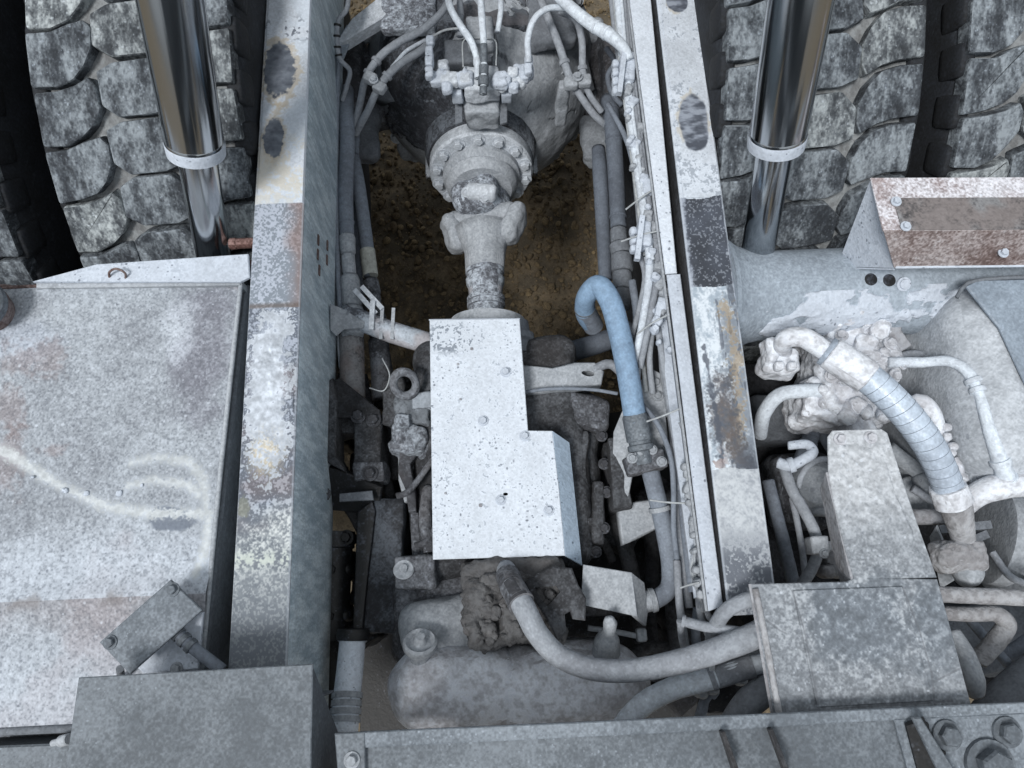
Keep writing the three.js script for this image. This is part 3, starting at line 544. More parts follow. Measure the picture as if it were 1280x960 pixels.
// ---------- hoist rams ----------
function ram(label, A, d) {                                             // A: lower end, B: upper, with collar between
  const t = thing('hoist_ram', label, 'hydraulic ram', 'chrome hoist rams of the dump body');
  const [lo, mid, hi, w1, w2] = d, lp = A;
  const D = ([x, y, dist]) => camera.position.clone().addScaledVector(ray(x, y), dist);
  const a = D(lo), b = D(hi), n = b.clone().sub(a), L = n.length(); n.normalize();
  const c = a.clone().addScaledVector(n, D(mid).sub(a).dot(n)), at = (q, s) => q.clone().addScaledVector(n, s);
  part(t, 'lower_rod', turned(at(a, -.05), at(c, .01), [[0, w1], [1, w1]], 64), m.chrome);
  part(t, 'upper_stage', turned(at(c, .02), at(b, .55), [[0, w2], [1, w2]], 72), m.chrome);
  const col = part(t, 'collar', turned(at(c, -.016), at(c, .018), [[0, w2 * .92], [.08, w2 * 1.015], [.62, w2 * 1.03], [.9, w2 * 1.03], [1, w2 * 1.0]], 64), m.pale, 'dusty wiper collar');
  part(col, 'wiper_ring', turned(at(c, .017), at(c, .025), [[0, w2 * 1.02], [.7, w2 * 1.015], [1, w2 * .99]], 64), m.chrome);
  part(t, 'pin_eye', lump(...lp, { r: .06, amp: .004 }), m.dustDark);
}
ram('left chrome hoist ram with a white collar, before the left tyre', [268, 345, 1.10, 60, 60, .16], [[267, 318, 1.95], [245, 190, 1.70], [213, 0, 1.46], .0445, .0645]);
ram('right chrome hoist ram with a white collar, before the right tyre', [938, 350, 1.10, 60, 60, .16], [[946, 320, 1.98], [971, 178, 1.70], [1001, 0, 1.46], .0430, .0640]);

// ---------- fuel tank ----------
{
  const t = thing('fuel_tank', 'large grey fuel tank with dusty flat top left of the chassis rail', 'fuel tank'), y = 1.68;
  const a = P(304, 348, y), b = P(241, 905, y), x0 = -1.95;
  const poly = [P(-2, 352, y), P(60, 600, y), P(130, 632, y), P(190, 641, y), P(262, 642, y)];
  const arc1 = PL([[160, 608, y], [195, 600, y], [235, 606, y], [248, 618, y]]), arc2 = PL([[165, 578, y], [200, 572, y], [238, 578, y], [254, 598, y], [258, 635, y]]), str = PL([[-10, 556, y], [40, 585, y], [85, 612, y], [135, 634, y], [190, 642, y], [262, 642, y]]);
  const low = PL([[262, 640, y], [258, 680, y], [245, 720, y]]), ring = spotAt(214, 650, y, 32, 15), zc = P(120, 748, y).z, zq = P(120, 700, y).z;
  const rsp = [spotAt(62, 562, y, 26, 12), spotAt(8, 505, y, 26, 34), spotAt(30, 450, y, 50, 26), spotAt(5, 590, y, 26, 50)], dk = spotAt(252, 440, y, 44, 90), wsw = spotAt(30, 425, y, 75, 40), ch = spotAt(225, 415, y, 26, 40);
  const pt = painted(-1.30, -.84, -.62, .28, 1024, 1024, (x, z) => {
    const A = S(FA, x, z), B = S(FB, x, z), C = S(FC, x, z), Dd = S(FD, x, z), E = S(FE, x * .7, z * .7), k = ((Math.round(z * 1000) & 1023) << 10) | (Math.round(x * 1000) & 1023);
    let q = mix([.525, .545, .575], [.61, .635, .665], sst(.2, .8, A * .7 + B * .2 + Dd * .1)); q = mix(q, [.40, .40, .44], .6 * sst(1.2, .4, inSpot(dk, x, z) + .7 * (B - .5)));
    q = mix(q, LG, .7 * sst(1.1, .4, inSpot(wsw, x, z) + .8 * (A - .5))); q = mix(q, WHT, .45 * sst(1.1, .5, inSpot(ch, x, z) + .9 * (B - .5)));
    q = mix(q, [.52, .47, .48], .55 * sst(.5, .72, E)); for (const s of rsp) q = mix(q, [.48, .42, .42], .38 * sst(1.1, .5, inSpot(s, x, z) + .9 * (B - .5) + .5 * (C - .5)));
    q = mix(q, [.70, .73, .77], .8 * sst(zq - .13, zq + .02, z + .10 * (A - .5)) * (z < zc ? 1 : .35 + .5 * sst(zc + .05, zc + .2, z))); if (z > zc) q = mix(q, [.53, .51, .52], .4 * sst(zc + .10, zc, z + .05 * (B - .5)));
    q = mul(q, .98 + .10 * (Dd - .5) + .08 * (C - .5)); q = mix(q, WHT, .20 * sst(.52, .95, C * .3 + Dd * .7)); q = mix(q, DG, .2 * sst(.42, .12, C * .2 + Dd * .8)); q = mix(q, WHT, .5 * SPL[k]); q = mix(q, DG, .4 * SPS[k]);
    const w = .5 * (B - .5) + .35 * (C - .5); let h = .45 + .3 * (C - .5) + .25 * (Dd - .5);
    const sd = Math.min(segD(x, z, str), segD(x, z, low) + .004) + .022 * w, ad = Math.min(segD(x, z, arc1), segD(x, z, arc2)) + .018 * w;
    const mk = Math.max(sst(.020, .002, sd + .014 * (Dd - .5)), .9 * sst(.017, .001, ad + .014 * (Dd - .5))); q = mix(q, mul([.77, .79, .80], .95 + .2 * (C - .5)), mk * .85); h += .35 * mk;
    q = mix(q, [.36, .39, .44], .75 * sst(1.05, .8, inSpot(ring, x, z) + .7 * (B - .5)) * (1 - mk)); q = mix(q, WHT, .3 * sst(-.70, -.655, x + .05 * z) * sst(.4, .6, B));
    q = mix(q, [.42, .40, .40], .5 * sst(.03, 0, Math.abs(z - zc)) * sst(.4, .6, B)); return [...q, h];
  }, .0016);
  const edge = (z) => a.x + (b.x - a.x) * (z - a.z) / (b.z - a.z);
  const body = part(t, 'tank_shell', prism([V(x0, y - .035, a.z), V(a.x, y - .035, a.z), V(b.x, y - .035, b.z), V(x0, y - .035, b.z)], .60, .006), m.dustDark);
  part(body, 'top_sheet', pt.uv(sheet(y, 0, 0, 1, 1, 90, 110, (u, v) => { const z = a.z + (b.z - a.z) * v, x = x0 + (edge(z) - x0) * u; return [x, .010 * n3(x * 3, 1, z * 3, 2) + .010 * sst(.05, 0, Math.abs(z - zc)) - .02 * sst(zc, b.z, z) - .006 * sst(.12, 0, Math.hypot(x + .86, z + .55)), z]; })), pt.mat);
  part(t, 'weld_rim', sweep(spline([V(x0, y, a.z), V(-1.2, y + .002, a.z), V(a.x - .01, y + .003, a.z)]), () => .005, 40, 10), m.rustDark);
  part(t, 'weld_rim', sweep(spline([V(a.x - .003, y + .003, a.z - .004), V((a.x + b.x) / 2, y + .004, (a.z + b.z) / 2), V(b.x, y - .020, b.z)]), () => .0055, 60, 10), m.dust);
  part(t, 'weld_rim', sweep(spline([V(x0, y - .02, b.z), V(-1.1, y - .02, b.z), V(b.x, y - .018, b.z)]), () => .009, 40, 10), m.dustDark);
  const c = P(-6, 392, y), up = V(.12, 1, .06).normalize(), at = (h) => c.clone().addScaledVector(up, h);
  const neck = part(t, 'filler_neck', turned(at(-.02), at(.06), [[0, .085], [.2, .075], [.3, .05], [1, .05]], 36), m.rustDark);
  part(neck, 'filler_cap', turned(at(.06), at(.092), [[0, .055], [.1, .062], [.8, .062], [.95, .057], [.96, .045], [.7, .042], [.72, .02], [1, .018]], 40), m.zinc);
  for (let i = 0; i < 5; i++) part(t, 'mud_lump', lump([80, 107, 148, 40, 176][i], [613, 616, 616, 596, 606][i], y + .008, [7, 6, 7, 5, 5][i], [6, 6, 7, 4, 5][i], .008, { r: .006, seg: 5, amp: .003, freq: 40 }), m.pale);
}
{
  const t = thing('hinge_bracket', 'tilted grey steel plate with two bolts on the near tank corner', 'bracket'), y = 1.765;
  part(t, 'lower_plate', plate([[168, 832], [232, 770], [254, 765], [247, 836], [180, 842]], 1.70, .01, .002), m.pale);
  part(t, 'top_plate', plate([[213, 724.5], [252.5, 762.5], [162, 843], [124, 803]], y, .009, .002), m.zincLight);
  boltPx(t, 216, 737, y, 12, m.zincLight); boltPx(t, 138, 803, y, 12, m.zincLight); boltPx(t, 221, 836, 1.70, 11, m.dust);
  part(t, 'leg', turned(P(152, 848, 1.68), P(150, 836, 1.76), [[0, .008], [1, .008]], 12), m.dustDark);
  const h = hose([[218, 788, 1.73], [236, 805, 1.73], [278, 838, 1.72]], 15); const hp = part(t, 'grease_hose', h.geo, m.hoseGrey);
  for (const q of [.08, .22, .36]) part(hp, 'hose_ferrule', band(h, q, 1.28, .012), m.zinc);
}
{
  const t = thing('step_box', 'mottled grey steel box across the lower left chassis rail', 'steel box'), y = 1.88;
  const A = P(98, 847, y), B = P(391, 830, y), C = P(385, 1150, y), D = P(54, 1150, y), b = V(0, -.22, 0), B2 = P(421, 915, y - .20), k = B.clone();
  part(t, 'box_top', prism([A, B, C, D], .006, .002), m.zinc);
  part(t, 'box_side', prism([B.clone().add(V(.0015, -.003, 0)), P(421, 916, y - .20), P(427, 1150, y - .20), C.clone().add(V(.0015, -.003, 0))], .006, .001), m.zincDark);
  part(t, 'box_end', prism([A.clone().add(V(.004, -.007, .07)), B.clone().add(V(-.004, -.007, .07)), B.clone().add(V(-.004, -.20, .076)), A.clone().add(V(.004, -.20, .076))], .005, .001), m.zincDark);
}
{
  const t = thing('deck_edge_beam', 'dark dusty beam in front of the tank at the lower left corner', 'beam');
  part(t, 'beam', plate([[-60, 935], [110, 928], [110, 1010], [-60, 1010]], 1.66, .12, .004), m.zinc);
  part(t, 'recess_plate', plate([[-60, 905], [120, 902], [120, 940], [-60, 942]], 1.50, .03, .003), m.patch);
  const c = P(80, 926, 1.70); part(t, 'pin', turned(P(66, 929, 1.69), P(86, 924, 1.71), [[0, .007], [.5, .007], [.52, .012], [.95, .012], [1, .010]], 16), m.dust);
}

// ---------- near cross beam ----------
{
  const t = thing('front_cross_beam', 'grey bolted cross beam along the bottom edge of the photo', 'beam'), y = 1.84;
  const base = part(t, 'beam_plate', plate([[452, 925], [1800, 865], [1800, 1200], [452, 1200]], y, .02, .002), m.zinc);
  part(t, 'beam_web', plate([[452, 960], [1800, 899], [1800, 919], [452, 975]], y - .022, .22, .002), m.dustDark);
  part(t, 'edge_strip', plate([[454, 915], [944, 893], [1800, 854.5], [1800, 869], [1042, 904], [944, 911], [456, 935]], y + .010, .011, .002), m.zincLight);
  part(t, 'end_bracket', (() => plate([[418, 917], [456, 915], [459, 1200], [440, 1200]], y + .012, .012, .002))(), m.zinc);
  boltPx(t, 440, 950, y + .012, 14, m.dust);
  for (const [x0, y0, x1, y1] of [[902, 911, 921, 965], [962, 908, 986, 970]]) part(t, 'gusset', prism([P(x0, y0, y + .003), P(x1, y1, y + .003), P(x1 + 3, y1, y + .06), P(x0 + 5, y0 + 3, y + .035)], .008, .001), m.grime);
  const mp = part(t, 'mount_plate', plate([[1118, 899], [1500, 881], [1500, 1100], [1172, 1100]], y + .012, .010, .002), m.zincLight);
  part(t, 'rib_bracket', prism([P(1131, 904, y + .016), P(1150, 900, y + .05), P(1196, 985, y + .05), P(1150, 990, y + .016)], .02, .004), m.black, 'dark worn rib beside the bolts');
  part(t, 'rib_edge', prism([P(1141, 897, y + .058), P(1152, 897, y + .058), P(1208, 985, y + .058), P(1184, 985, y + .058)], .012, .003), m.zinc);
  for (const [x, yy, w] of [[1183, 919, 25], [1258, 915, 25], [1236, 956, 42]]) boltPx(t, x, yy, y + .012, w, m.zinc);
  part(t, 'mud_spots', join(lump(1157, 908, y + .016, 10, 10, .008, { r: .004, seg: 4, amp: .002 }), lump(1180, 941, y + .016, 8, 8, .008, { r: .004, seg: 4, amp: .002 }), lump(1155, 922, y + .016, 7, 12, .008, { r: .004, seg: 4, amp: .002 })), m.black);
}

// ---------- transmission and shield ----------
{
  const t = thing('transmission_shield', 'pale dusty stepped sheet metal shield over the transmission', 'shield'), y = 1.50;
  const sc = spotAt(562, 424, y, 42, 24), ps = painted(-.24, -.84, .16, .04, 512, 1024, (x, z) => {
    const a = S(FA, x, z), b = S(FB, x, z), c = S(FC, x, z), d = S(FD, x, z), k = ((Math.round(z * 1000) & 1023) << 10) | (Math.round(x * 1000) & 1023);
    let q = mul(WHT, .95 + .05 * (b - .5) + .06 * (c - .5) + .08 * (d - .5)); q = mix(q, [.40, .43, .47], .75 * sst(.50, .62, c * .5 + d * .5 + .35 * (b - .5)) * sst(1.15, .5, inSpot(sc, x, z) + .5 * (b - .5)));
    q = mix(q, DG, .7 * SPS[k] * sst(.36, .6, b)); q = mix(q, MG, .5 * sst(.74, .84, c * .5 + d * .5)); return [...q, .45 + .5 * (c - .5) + .4 * (d - .5) - .4 * SPS[k] + .3 * SPL[k]];
  }, .0012);
  const top = part(t, 'top_plate', ps.uv(plate([[537, 399.5], [649.5, 398], [655, 470], [660, 538], [690.5, 538.5], [699, 612], [706.5, 694.5], [541, 699.5]], y, .006, .0018, [oval(632, 617.5, 4, 3, 12)])), ps.mat);
  part(t, 'side_bevel', prism([P(690.8, 538.7, y - .0015), P(712, 553, y - .055), P(728, 707, y - .055), P(706.8, 694.3, y - .0015)], .005, .001), m.whiteBlue);
  part(t, 'back_lip', prism([P(536, 399, y - .004), P(650, 397.6, y - .004), P(650, 397.4, y - .045), P(536, 398.8, y - .045)], .004, .001), m.pale);
  const rr = rng(12);
  for (const [x, yy] of [[632, 465], [604, 526], [656, 545], [626, 625], [686, 638]]) { const g = boltPx(t, x, yy, y, 9, m.pale); part(g, 'mud_ring', (() => { const q = roundBox(.017, .006, .017, .0085, 6); return roughen(q, .002, 60); })(), m.pale); }
  for (let i = 0; i < 16; i++) { const x = 550 + rr() * 95, yy = 420 + rr() * 265, w = 2 + rr() * 2.5; part(top, 'mud_crumb', lump(x, yy, y + .003, w, w, .004, { r: .003, seg: 3, amp: .001, freq: 90 }), rr() < .3 ? m.crustMid : m.white); }
}
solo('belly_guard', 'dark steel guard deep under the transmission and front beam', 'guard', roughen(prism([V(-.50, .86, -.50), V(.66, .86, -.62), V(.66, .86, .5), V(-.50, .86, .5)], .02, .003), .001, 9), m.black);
{
  const t = thing('transmission', 'dusty transmission housing under the white shield', 'transmission');
  part(t, 'gear_case', lump(625, 560, 1.40, 215, 300, .50, { r: .05, amp: .018, freq: 7, seg: 30 }), m.grime);
  part(t, 'side_case', lump(703, 590, 1.36, 105, 220, .4, { r: .07, amp: .020, freq: 6, seg: 24, rot: 4 }), m.grime);
  part(t, 'top_cover', lump(715, 508, 1.40, 95, 40, .1, { r: .02, amp: .010, freq: 9, seg: 16, rot: 14 }), m.grimeLight);
  for (const [x, y, w, h, rot] of [[690, 560, 14, 90, 6], [728, 590, 12, 110, 8], [748, 640, 16, 80, 4], [712, 650, 60, 10, 6]]) part(t, 'case_rib', lump(x, y, 1.385, w, h, .1, { r: .012, amp: .006, freq: 20, seg: 14, rot }), m.grime);
  for (const [x, y] of [[748, 512], [752, 545], [755, 580], [758, 615], [755, 660], [745, 690]]) boltPx(t, x, y, 1.375, 10, m.grimeLight);
  part(t, 'output_flange', turned(P(610, 430, 1.26), P(610, 402, 1.26), [[0, .14], [.3, .14], [.35, .115], [1, .115]], 40), m.dust);
  part(t, 'brake_drum', turned(P(645, 445, 1.36), P(640, 405, 1.36), [[0, .05], [.35, .05], [.4, .06], [.6, .06], [.65, .05], [1, .048]], 30), m.dustDark);
  const lug = part(t, 'lifting_lug', roughen(plate([[652, 455], [690, 459], [718, 452], [744, 452], [756, 464], [752, 481], [730, 484], [690, 488], [656, 492]], 1.43, .045, .006, [oval(735, 467, 11, 6, 16, 10)]), .002, 30), m.dust);
  part(t, 'bell_case', lump(560, 770, 1.36, 150, 130, .35, { r: .06, amp: .012, freq: 9, seg: 24 }), m.grimeLight);
  part(t, 'left_case', lump(532, 625, 1.30, 44, 180, .35, { r: .03, amp: .014, freq: 9, seg: 20 }), m.grime);
  part(t, 'case_rib', roughen(plate([[500, 553], [522, 552], [524, 566], [513, 580], [519, 612], [521, 640], [510, 640], [506, 612], [497, 590]], 1.40, .05, .004), .003, 24), m.grimeLight);
  part(t, 'case_rib', roughen(plate([[512, 640], [524, 640], [526, 694], [514, 694]], 1.39, .06, .004), .003, 24), m.grimeLight);
  for (const [a, b] of [[[496, 620], [542, 574]], [[519, 682], [545, 655]]]) { const h = hose([[...a, 1.43], [a[0] + 12, a[1] - 4, 1.435], [...b, 1.42]], 8, { amp: .04 }); part(t, 'oil_line', h.geo, m.grimeLight); }
  for (const [x, y, w, h, z] of [[528, 500, 30, 24, 1.43], [545, 470, 24, 30, 1.40], [503, 524, 20, 18, 1.44], [531, 560, 18, 26, 1.40]]) part(t, 'case_boss', lump(x, y, z, w, h, .1, { r: .01, amp: .007, freq: 22, seg: 10 }), m.patch);
  part(t, 'side_pad', lump(518, 715, 1.44, 52, 42, .14, { r: .01, amp: .006, freq: 18, seg: 12 }), m.grimeLight);
  const p = P(505, 713, 1.44); part(t, 'plug_disc', turned(p, p.clone().add(V(0, .016, -.006)), [[0, .025], [.4, .027], [.6, .024], [.5, .017], [.52, .012], [1, .010]], 30), m.dust);
  const pi = hose([[538, 690, 1.42], [532, 650, 1.42], [536, 610, 1.38]], 17); part(t, 'breather_pipe', pi.geo, m.grimeLight);
  part(t, 'lifting_eye', new THREE.TorusGeometry(.030, .011, 12, 30).scale(1, 1.25, 1).rotateX(-.8).rotateY(.45).translate(...P(506, 480, 1.46).toArray()), m.grimeLight);
  part(t, 'eye_block', lump(515, 512, 1.42, 42, 40, .12, { r: .014, amp: .012, freq: 20, seg: 18 }), m.patchDark);
  part(t, 'bolted_pad', lump(510, 548, 1.42, 44, 38, .12, { r: .014, amp: .014, freq: 18, rot: 8, seg: 20 }), m.patch);
}
{
  const t = thing('converter_housing', 'big rounded dusty converter housing just above the bottom beam', 'converter housing');
  part(t, 'dome', lump(570, 866, 1.50, 190, 116, .36, { r: .125, amp: .006, freq: 8, seg: 34 }), m.gritty);
  part(t, 'body', lump(712, 864, 1.498, 215, 118, .36, { r: .125, amp: .009, freq: 10, seg: 44, oct: 4 }), m.gritty);
  part(t, 'neck', lump(560, 790, 1.43, 130, 90, .24, { r: .07, amp: .014, freq: 9, seg: 22 }), m.dust);
  const p = P(526, 826, 1.45), q = P(525, 797, 1.51); part(t, 'filler_stem', turned(p, q, [[0, .026], [.55, .024], [.6, .040], [.70, .043], [.84, .042], [.90, .036], [.80, .026], [.82, .017], [1.05, .012]], 36), m.dust);
  part(t, 'breather_knob', roughen(turned(P(757, 815, 1.48), P(764, 772, 1.56), [[0, .034], [.35, .030], [.5, .022], [.6, .016], [.85, .0155], [.95, .012], [1, .005]], 24), .004, 30), m.dust);
}
{
  const t = thing('gear_pump', 'mud caked brown gear pump block below the white shield', 'pump');
  part(t, 'pump_body', lump(640, 762, 1.53, 118, 88, .16, { r: .02, amp: .026, freq: 19, seg: 60, oct: 4 }), m.crustBrown);
  const rp = rng(15); for (let i = 0; i < 34; i++) { const w = 9 + rp() * 16; part(t, 'mud_clod', lump(588 + rp() * 102, 722 + rp() * 80, 1.535 + rp() * .012, w, w * .8, .03, { r: .014, amp: .007, freq: 45, seg: 8, rot: rp() * 90 }), rp() < .5 ? m.crustBrown : m.crustDark); }
  part(t, 'pump_head', lump(640, 716, 1.515, 128, 40, .14, { r: .02, amp: .016, freq: 14, seg: 30, oct: 4 }), m.crustBrown);
  part(t, 'side_bracket', plate([[655, 727], [690, 708], [715, 710], [723, 731], [733, 748], [732, 776], [716, 774], [713, 764], [706, 768], [708, 790], [697, 803], [684, 775], [664, 745]], 1.56, .03, .004, [[[666, 733], [697, 730], [703, 740], [685, 761], [674, 750]]]), m.grime);
  part(t, 'mud_lump', lump(690, 742, 1.52, 44, 36, .06, { r: .015, amp: .014, freq: 22, seg: 18 }), m.crustDark);
}
{
  const t = thing('valve_cover', 'light grey tilted cover plate right of the muddy gear pump', 'cover plate');
  part(t, 'cover', prism([P(729, 706, 1.52), P(790, 716, 1.52), P(797, 771, 1.50), P(726, 756, 1.50)], .006, .0015), m.dust);
  part(t, 'cover_lip', prism([P(789, 716, 1.515), P(806, 728, 1.46), P(812, 764, 1.44), P(805, 782, 1.44), P(797, 771, 1.498)], .012, .002), m.dust);
  part(t, 'valve_body', lump(765, 745, 1.44, 74, 50, .10, { r: .008, amp: .004, freq: 20 }), m.grimeDark);
  const r1 = hose([[735, 785, 1.40], [770, 790, 1.40], [806, 797, 1.40]], 7); part(t, 'control_rod', r1.geo, m.dust);
  part(t, 'rod_end', lump(803, 794, 1.42, 14, 18, .03, { r: .008, seg: 6, amp: .003 }), m.dust);
}
// ---------- hoses over the transmission ----------
const HZ = 'grey dusty hydraulic hoses';
function hoseThing(label, px, w, mat, { amp = 0, freq = 30, ends = [], bands = [], cat = 'hose', name = 'hydraulic_hose', endMat, group, nr } = {}) {
  const t = thing(name, label, cat, group), h = hose(px, w, { amp, freq, nr }); const hp = part(t, 'hose_body', h.geo, mat);
  for (const [a, b, k, st] of ends) part(t, 'end_sleeve', cuff(h, a, b, k, st), endMat || mat);
  for (const [a, k, wd] of bands) part(hp, 'clamp_band', band(h, a, k, wd), endMat || mat);
  return { t, h, hp };
}
hoseThing('thick grey hose curving from the gear pump to the right guard', [[632, 712, 1.50], [640, 733, 1.59], [655, 760, 1.63], [672, 792, 1.64], [696, 818, 1.64], [735, 835, 1.65], [790, 838, 1.66], [860, 824, 1.69], [920, 804, 1.71], [985, 775, 1.72]], [26, 27, 29, 28, 28, 28, 28, 30, 32, 33], m.hose, { amp: .03, freq: 26, ends: [[.05, .125, 1.16], [.12, .19, 1.16, [[0, 1], [.8, 1.02], [.85, 1.08], [1, 1.06]]]], endMat: m.grimeLight, nr: 22 });
hoseThing('second thick hose rising from behind the bottom beam under the longer one', [[775, 912, 1.58], [800, 884, 1.58], [838, 862, 1.60], [890, 848, 1.62], [925, 836, 1.63], [985, 822, 1.63]], [27, 28, 28, 27, 25, 22], m.hoseLight, { amp: .03, freq: 26, bands: [[.58, 1.12, .012]], ends: [[.60, .80, 1.12]], endMat: m.hose, nr: 22 });
hoseThing('short thick hose between the bottom beam and the guard corner', [[915, 910, 1.58], [935, 880, 1.60], [962, 858, 1.62], [1000, 830, 1.62]], 36, m.hose, { amp: .02, nr: 22 });
hoseThing('bent hose looping over the rail end behind the guard', [[890, 800, 1.60], [897, 778, 1.68], [912, 760, 1.74], [935, 750, 1.76], [975, 742, 1.76]], 19, m.hose, { amp: .03 });
hoseThing('thin straight pipe lying above the large grey hose', [[852, 776, 1.66], [880, 783, 1.67], [925, 790, 1.70]], 13, m.hose, { name: 'grease_pipe', cat: 'pipe', ends: [[0, .06, 1.25]] });
hoseThing('vertical dark hose stub between the two thick hoses', [[892, 860, 1.45], [880, 880, 1.44], [872, 910, 1.42]], 14, m.hoseGrey, { bands: [[.1, 1.3, .02]] });
{
  const t = thing('hose_manifold', 'cluster of dusty hose fittings under the thick hoses by the guard', 'fittings');
  part(t, 'block', lump(915, 868, 1.45, 70, 50, .08, { r: .015, amp: .01, freq: 20 }), m.grime);
  for (const [x, y, w] of [[893, 862, 16], [880, 868, 14], [930, 850, 16], [905, 845, 14], [950, 818, 24], [940, 838, 18]]) part(t, 'fitting', lump(x, y, 1.50 + .001 * w, w, w, .08, { r: .012, amp: .004, freq: 30, seg: 8 }), m.dust);
  part(t, 'clip', plate([[885, 826], [893, 825], [896, 842], [888, 844]], 1.64, .02, .002), m.dust);
}
{
  const t = thing('blue_coolant_hose', 'bright blue hose arching into a grey ferrule beside the shield', 'hose');
  const h = hose([[742, 408, 1.36], [732, 392, 1.42], [734, 369, 1.50], [748, 357, 1.54], [762, 375, 1.55], [774, 415, 1.55], [785, 468, 1.55], [795, 530, 1.54]], [24, 25, 25, 27, 28, 28, 28, 28], { nr: 28, seg: 90 });
  part(t, 'hose_body', h.geo, m.blueHose);
  part(t, 'lower_sleeve', cuff(h, .0, .14, 1.04), m.hoseGrey); part(t, 'sleeve_band', band(h, .15, 1.06, .006), m.zinc);
  const A = P(793, 518, 1.54), B = P(805, 580, 1.52), k = K(800, 540, 1.54);
  part(t, 'ferrule', turned(A, B, [[0, 14.5 * k], [.05, 16 * k], [.52, 16 * k], [.55, 14 * k], [.60, 14 * k], [.62, 16.5 * k], [.72, 16.5 * k], [.75, 11 * k], [1, 11 * k]], 30), m.zinc);
  const nut = part(t, 'flange_clamp', roughen(lump(808, 577, 1.53, 50, 24, .05, { r: .006, amp: 0, rot: -10 }), .003, 30), m.grimeLight);
  for (const [x, y] of [[790, 573], [800, 566], [815, 562], [827, 577]]) boltPx(t, x, y, 1.535, 9, m.dust);
}
hoseThing('grey steel pipe dropping from the blue hose into an elbow', [[812, 585, 1.48], [822, 625, 1.46], [832, 670, 1.44], [838, 710, 1.42], [836, 735, 1.42], [822, 748, 1.42], [800, 754, 1.42]], 23, m.hoseGrey, { name: 'coolant_pipe', cat: 'pipe', bands: [[.27, 1.22, .012]], ends: [[.90, 1, 1.25, [[0, 1], [.3, 1.05], [.35, .9], [1, .9]]]], endMat: m.dust });
{
  const t = thing('bulkhead_bracket', 'grey bracket plates behind the blue hose ferrule', 'bracket');
  part(t, 'wing_plate', prism([P(778, 512, 1.44), P(790, 520, 1.44), P(796, 560, 1.44), P(784, 622, 1.40), P(766, 590, 1.38), P(765, 540, 1.42)], .008, .002), m.dust);
  part(t, 'upper_plate', prism([P(793, 482, 1.46), P(816, 462, 1.46), P(832, 470, 1.46), P(838, 520, 1.46), P(806, 528, 1.44)], .008, .002), m.dust);
  part(t, 'lower_plate', prism([P(805, 530, 1.47), P(832, 518, 1.47), P(838, 578, 1.47), P(812, 592, 1.47)], .008, .002), m.dust);
  boltPx(t, 820, 478, 1.462, 9, m.dust); boltPx(t, 822, 495, 1.462, 9, m.dust);
  part(t, 'bracket_foot', lump(775, 590, 1.40, 26, 90, .2, { r: .012, amp: .008, freq: 14 }), m.grime);
}
solo('inspection_cover', 'rounded grey plate under the steel pipe beside the transmission', 'cover plate', roughen(plate([[772, 640], [786, 628], [815, 624], [826, 634], [830, 650], [824, 660], [796, 674], [778, 682]], 1.36, .04, .006), .003, 20), m.dust);
hoseThing('thin dark cable curving down beside the blue hose', [[802, 505, 1.52], [822, 530, 1.53], [838, 570, 1.53], [842, 610, 1.52], [842, 660, 1.50], [846, 700, 1.48]], 7, m.hoseGrey, { name: 'control_cable', cat: 'cable' });
hoseThing('thin cable lying across the transmission lifting lug', [[655, 490, 1.45], [690, 486, 1.455], [740, 487, 1.455], [772, 492, 1.45]], 4.5, m.hoseGrey, { name: 'control_cable', cat: 'cable' });
hoseThing('dark pipe passing behind the transmission below the drive shaft', [[640, 432, 1.18], [690, 442, 1.18], [740, 432, 1.16], [790, 412, 1.16]], 26, m.hoseDark, { name: 'brake_pipe', cat: 'pipe' });
hoseThing('grey hose arching from the lifting lug to the right conduit', [[742, 462, 1.42], [762, 455, 1.42], [780, 470, 1.40], [800, 500, 1.38]], 12, m.hose, {});
// ---------- right side: hose guard strip, conduits ----------
{
  const t = thing('hose_guard_strip', 'long pale steel strip standing beside the right chassis rail', 'steel strip');
  part(t, 'strip', plate([[782, -40], [810, -40], [846.5, 341], [832, 342]], 1.655, .008, .002), m.white);
  part(t, 'strip', plate([[833.5, 343], [850.5, 342], [904.5, 758], [886, 764]], 1.66, .008, .002), m.pale);
  part(t, 'web', prism([P(781, -40, 1.645), P(831, 342, 1.645), P(885, 764, 1.648), P(880, 764, 1.45), P(827, 342, 1.45), P(778, -40, 1.45)], .006, .001), m.dust);
  part(t, 'back_flat', plate([[764, -40], [781, -40], [830, 340], [880, 745], [868, 748], [815, 342]], 1.565, .01, .002), m.pale);
}
const CG = 'thin dusty hoses tied along the right chassis rail';
const cond = [[[770, -20, 1.60], [782, 100, 1.60], [798, 220, 1.60], [812, 330, 1.60], [804, 400, 1.56], [790, 470, 1.5]], [[778, -20, 1.60], [789, 100, 1.60], [805, 220, 1.60], [822, 330, 1.60], [812, 400, 1.58], [800, 460, 1.52]], [[785, -20, 1.58], [796, 100, 1.58], [811, 220, 1.58], [830, 340, 1.58], [845, 450, 1.58], [858, 560, 1.58], [868, 640, 1.58], [878, 740, 1.58]], [[800, 300, 1.56], [812, 350, 1.56], [824, 420, 1.56], [838, 510, 1.55], [852, 600, 1.55], [862, 680, 1.55], [876, 760, 1.55]], [[818, 340, 1.52], [826, 400, 1.52], [842, 500, 1.50], [850, 580, 1.5], [856, 660, 1.5], [866, 740, 1.5]]];
const cl = ['pale thin hose nearest the hose pair along the right rail', 'second thin hose beside the guard strip along the right rail', 'long thin hose tucked against the guard strip', 'thin tied hose hanging below the guard strip', 'lowest thin hose behind the blue hose bracket'];
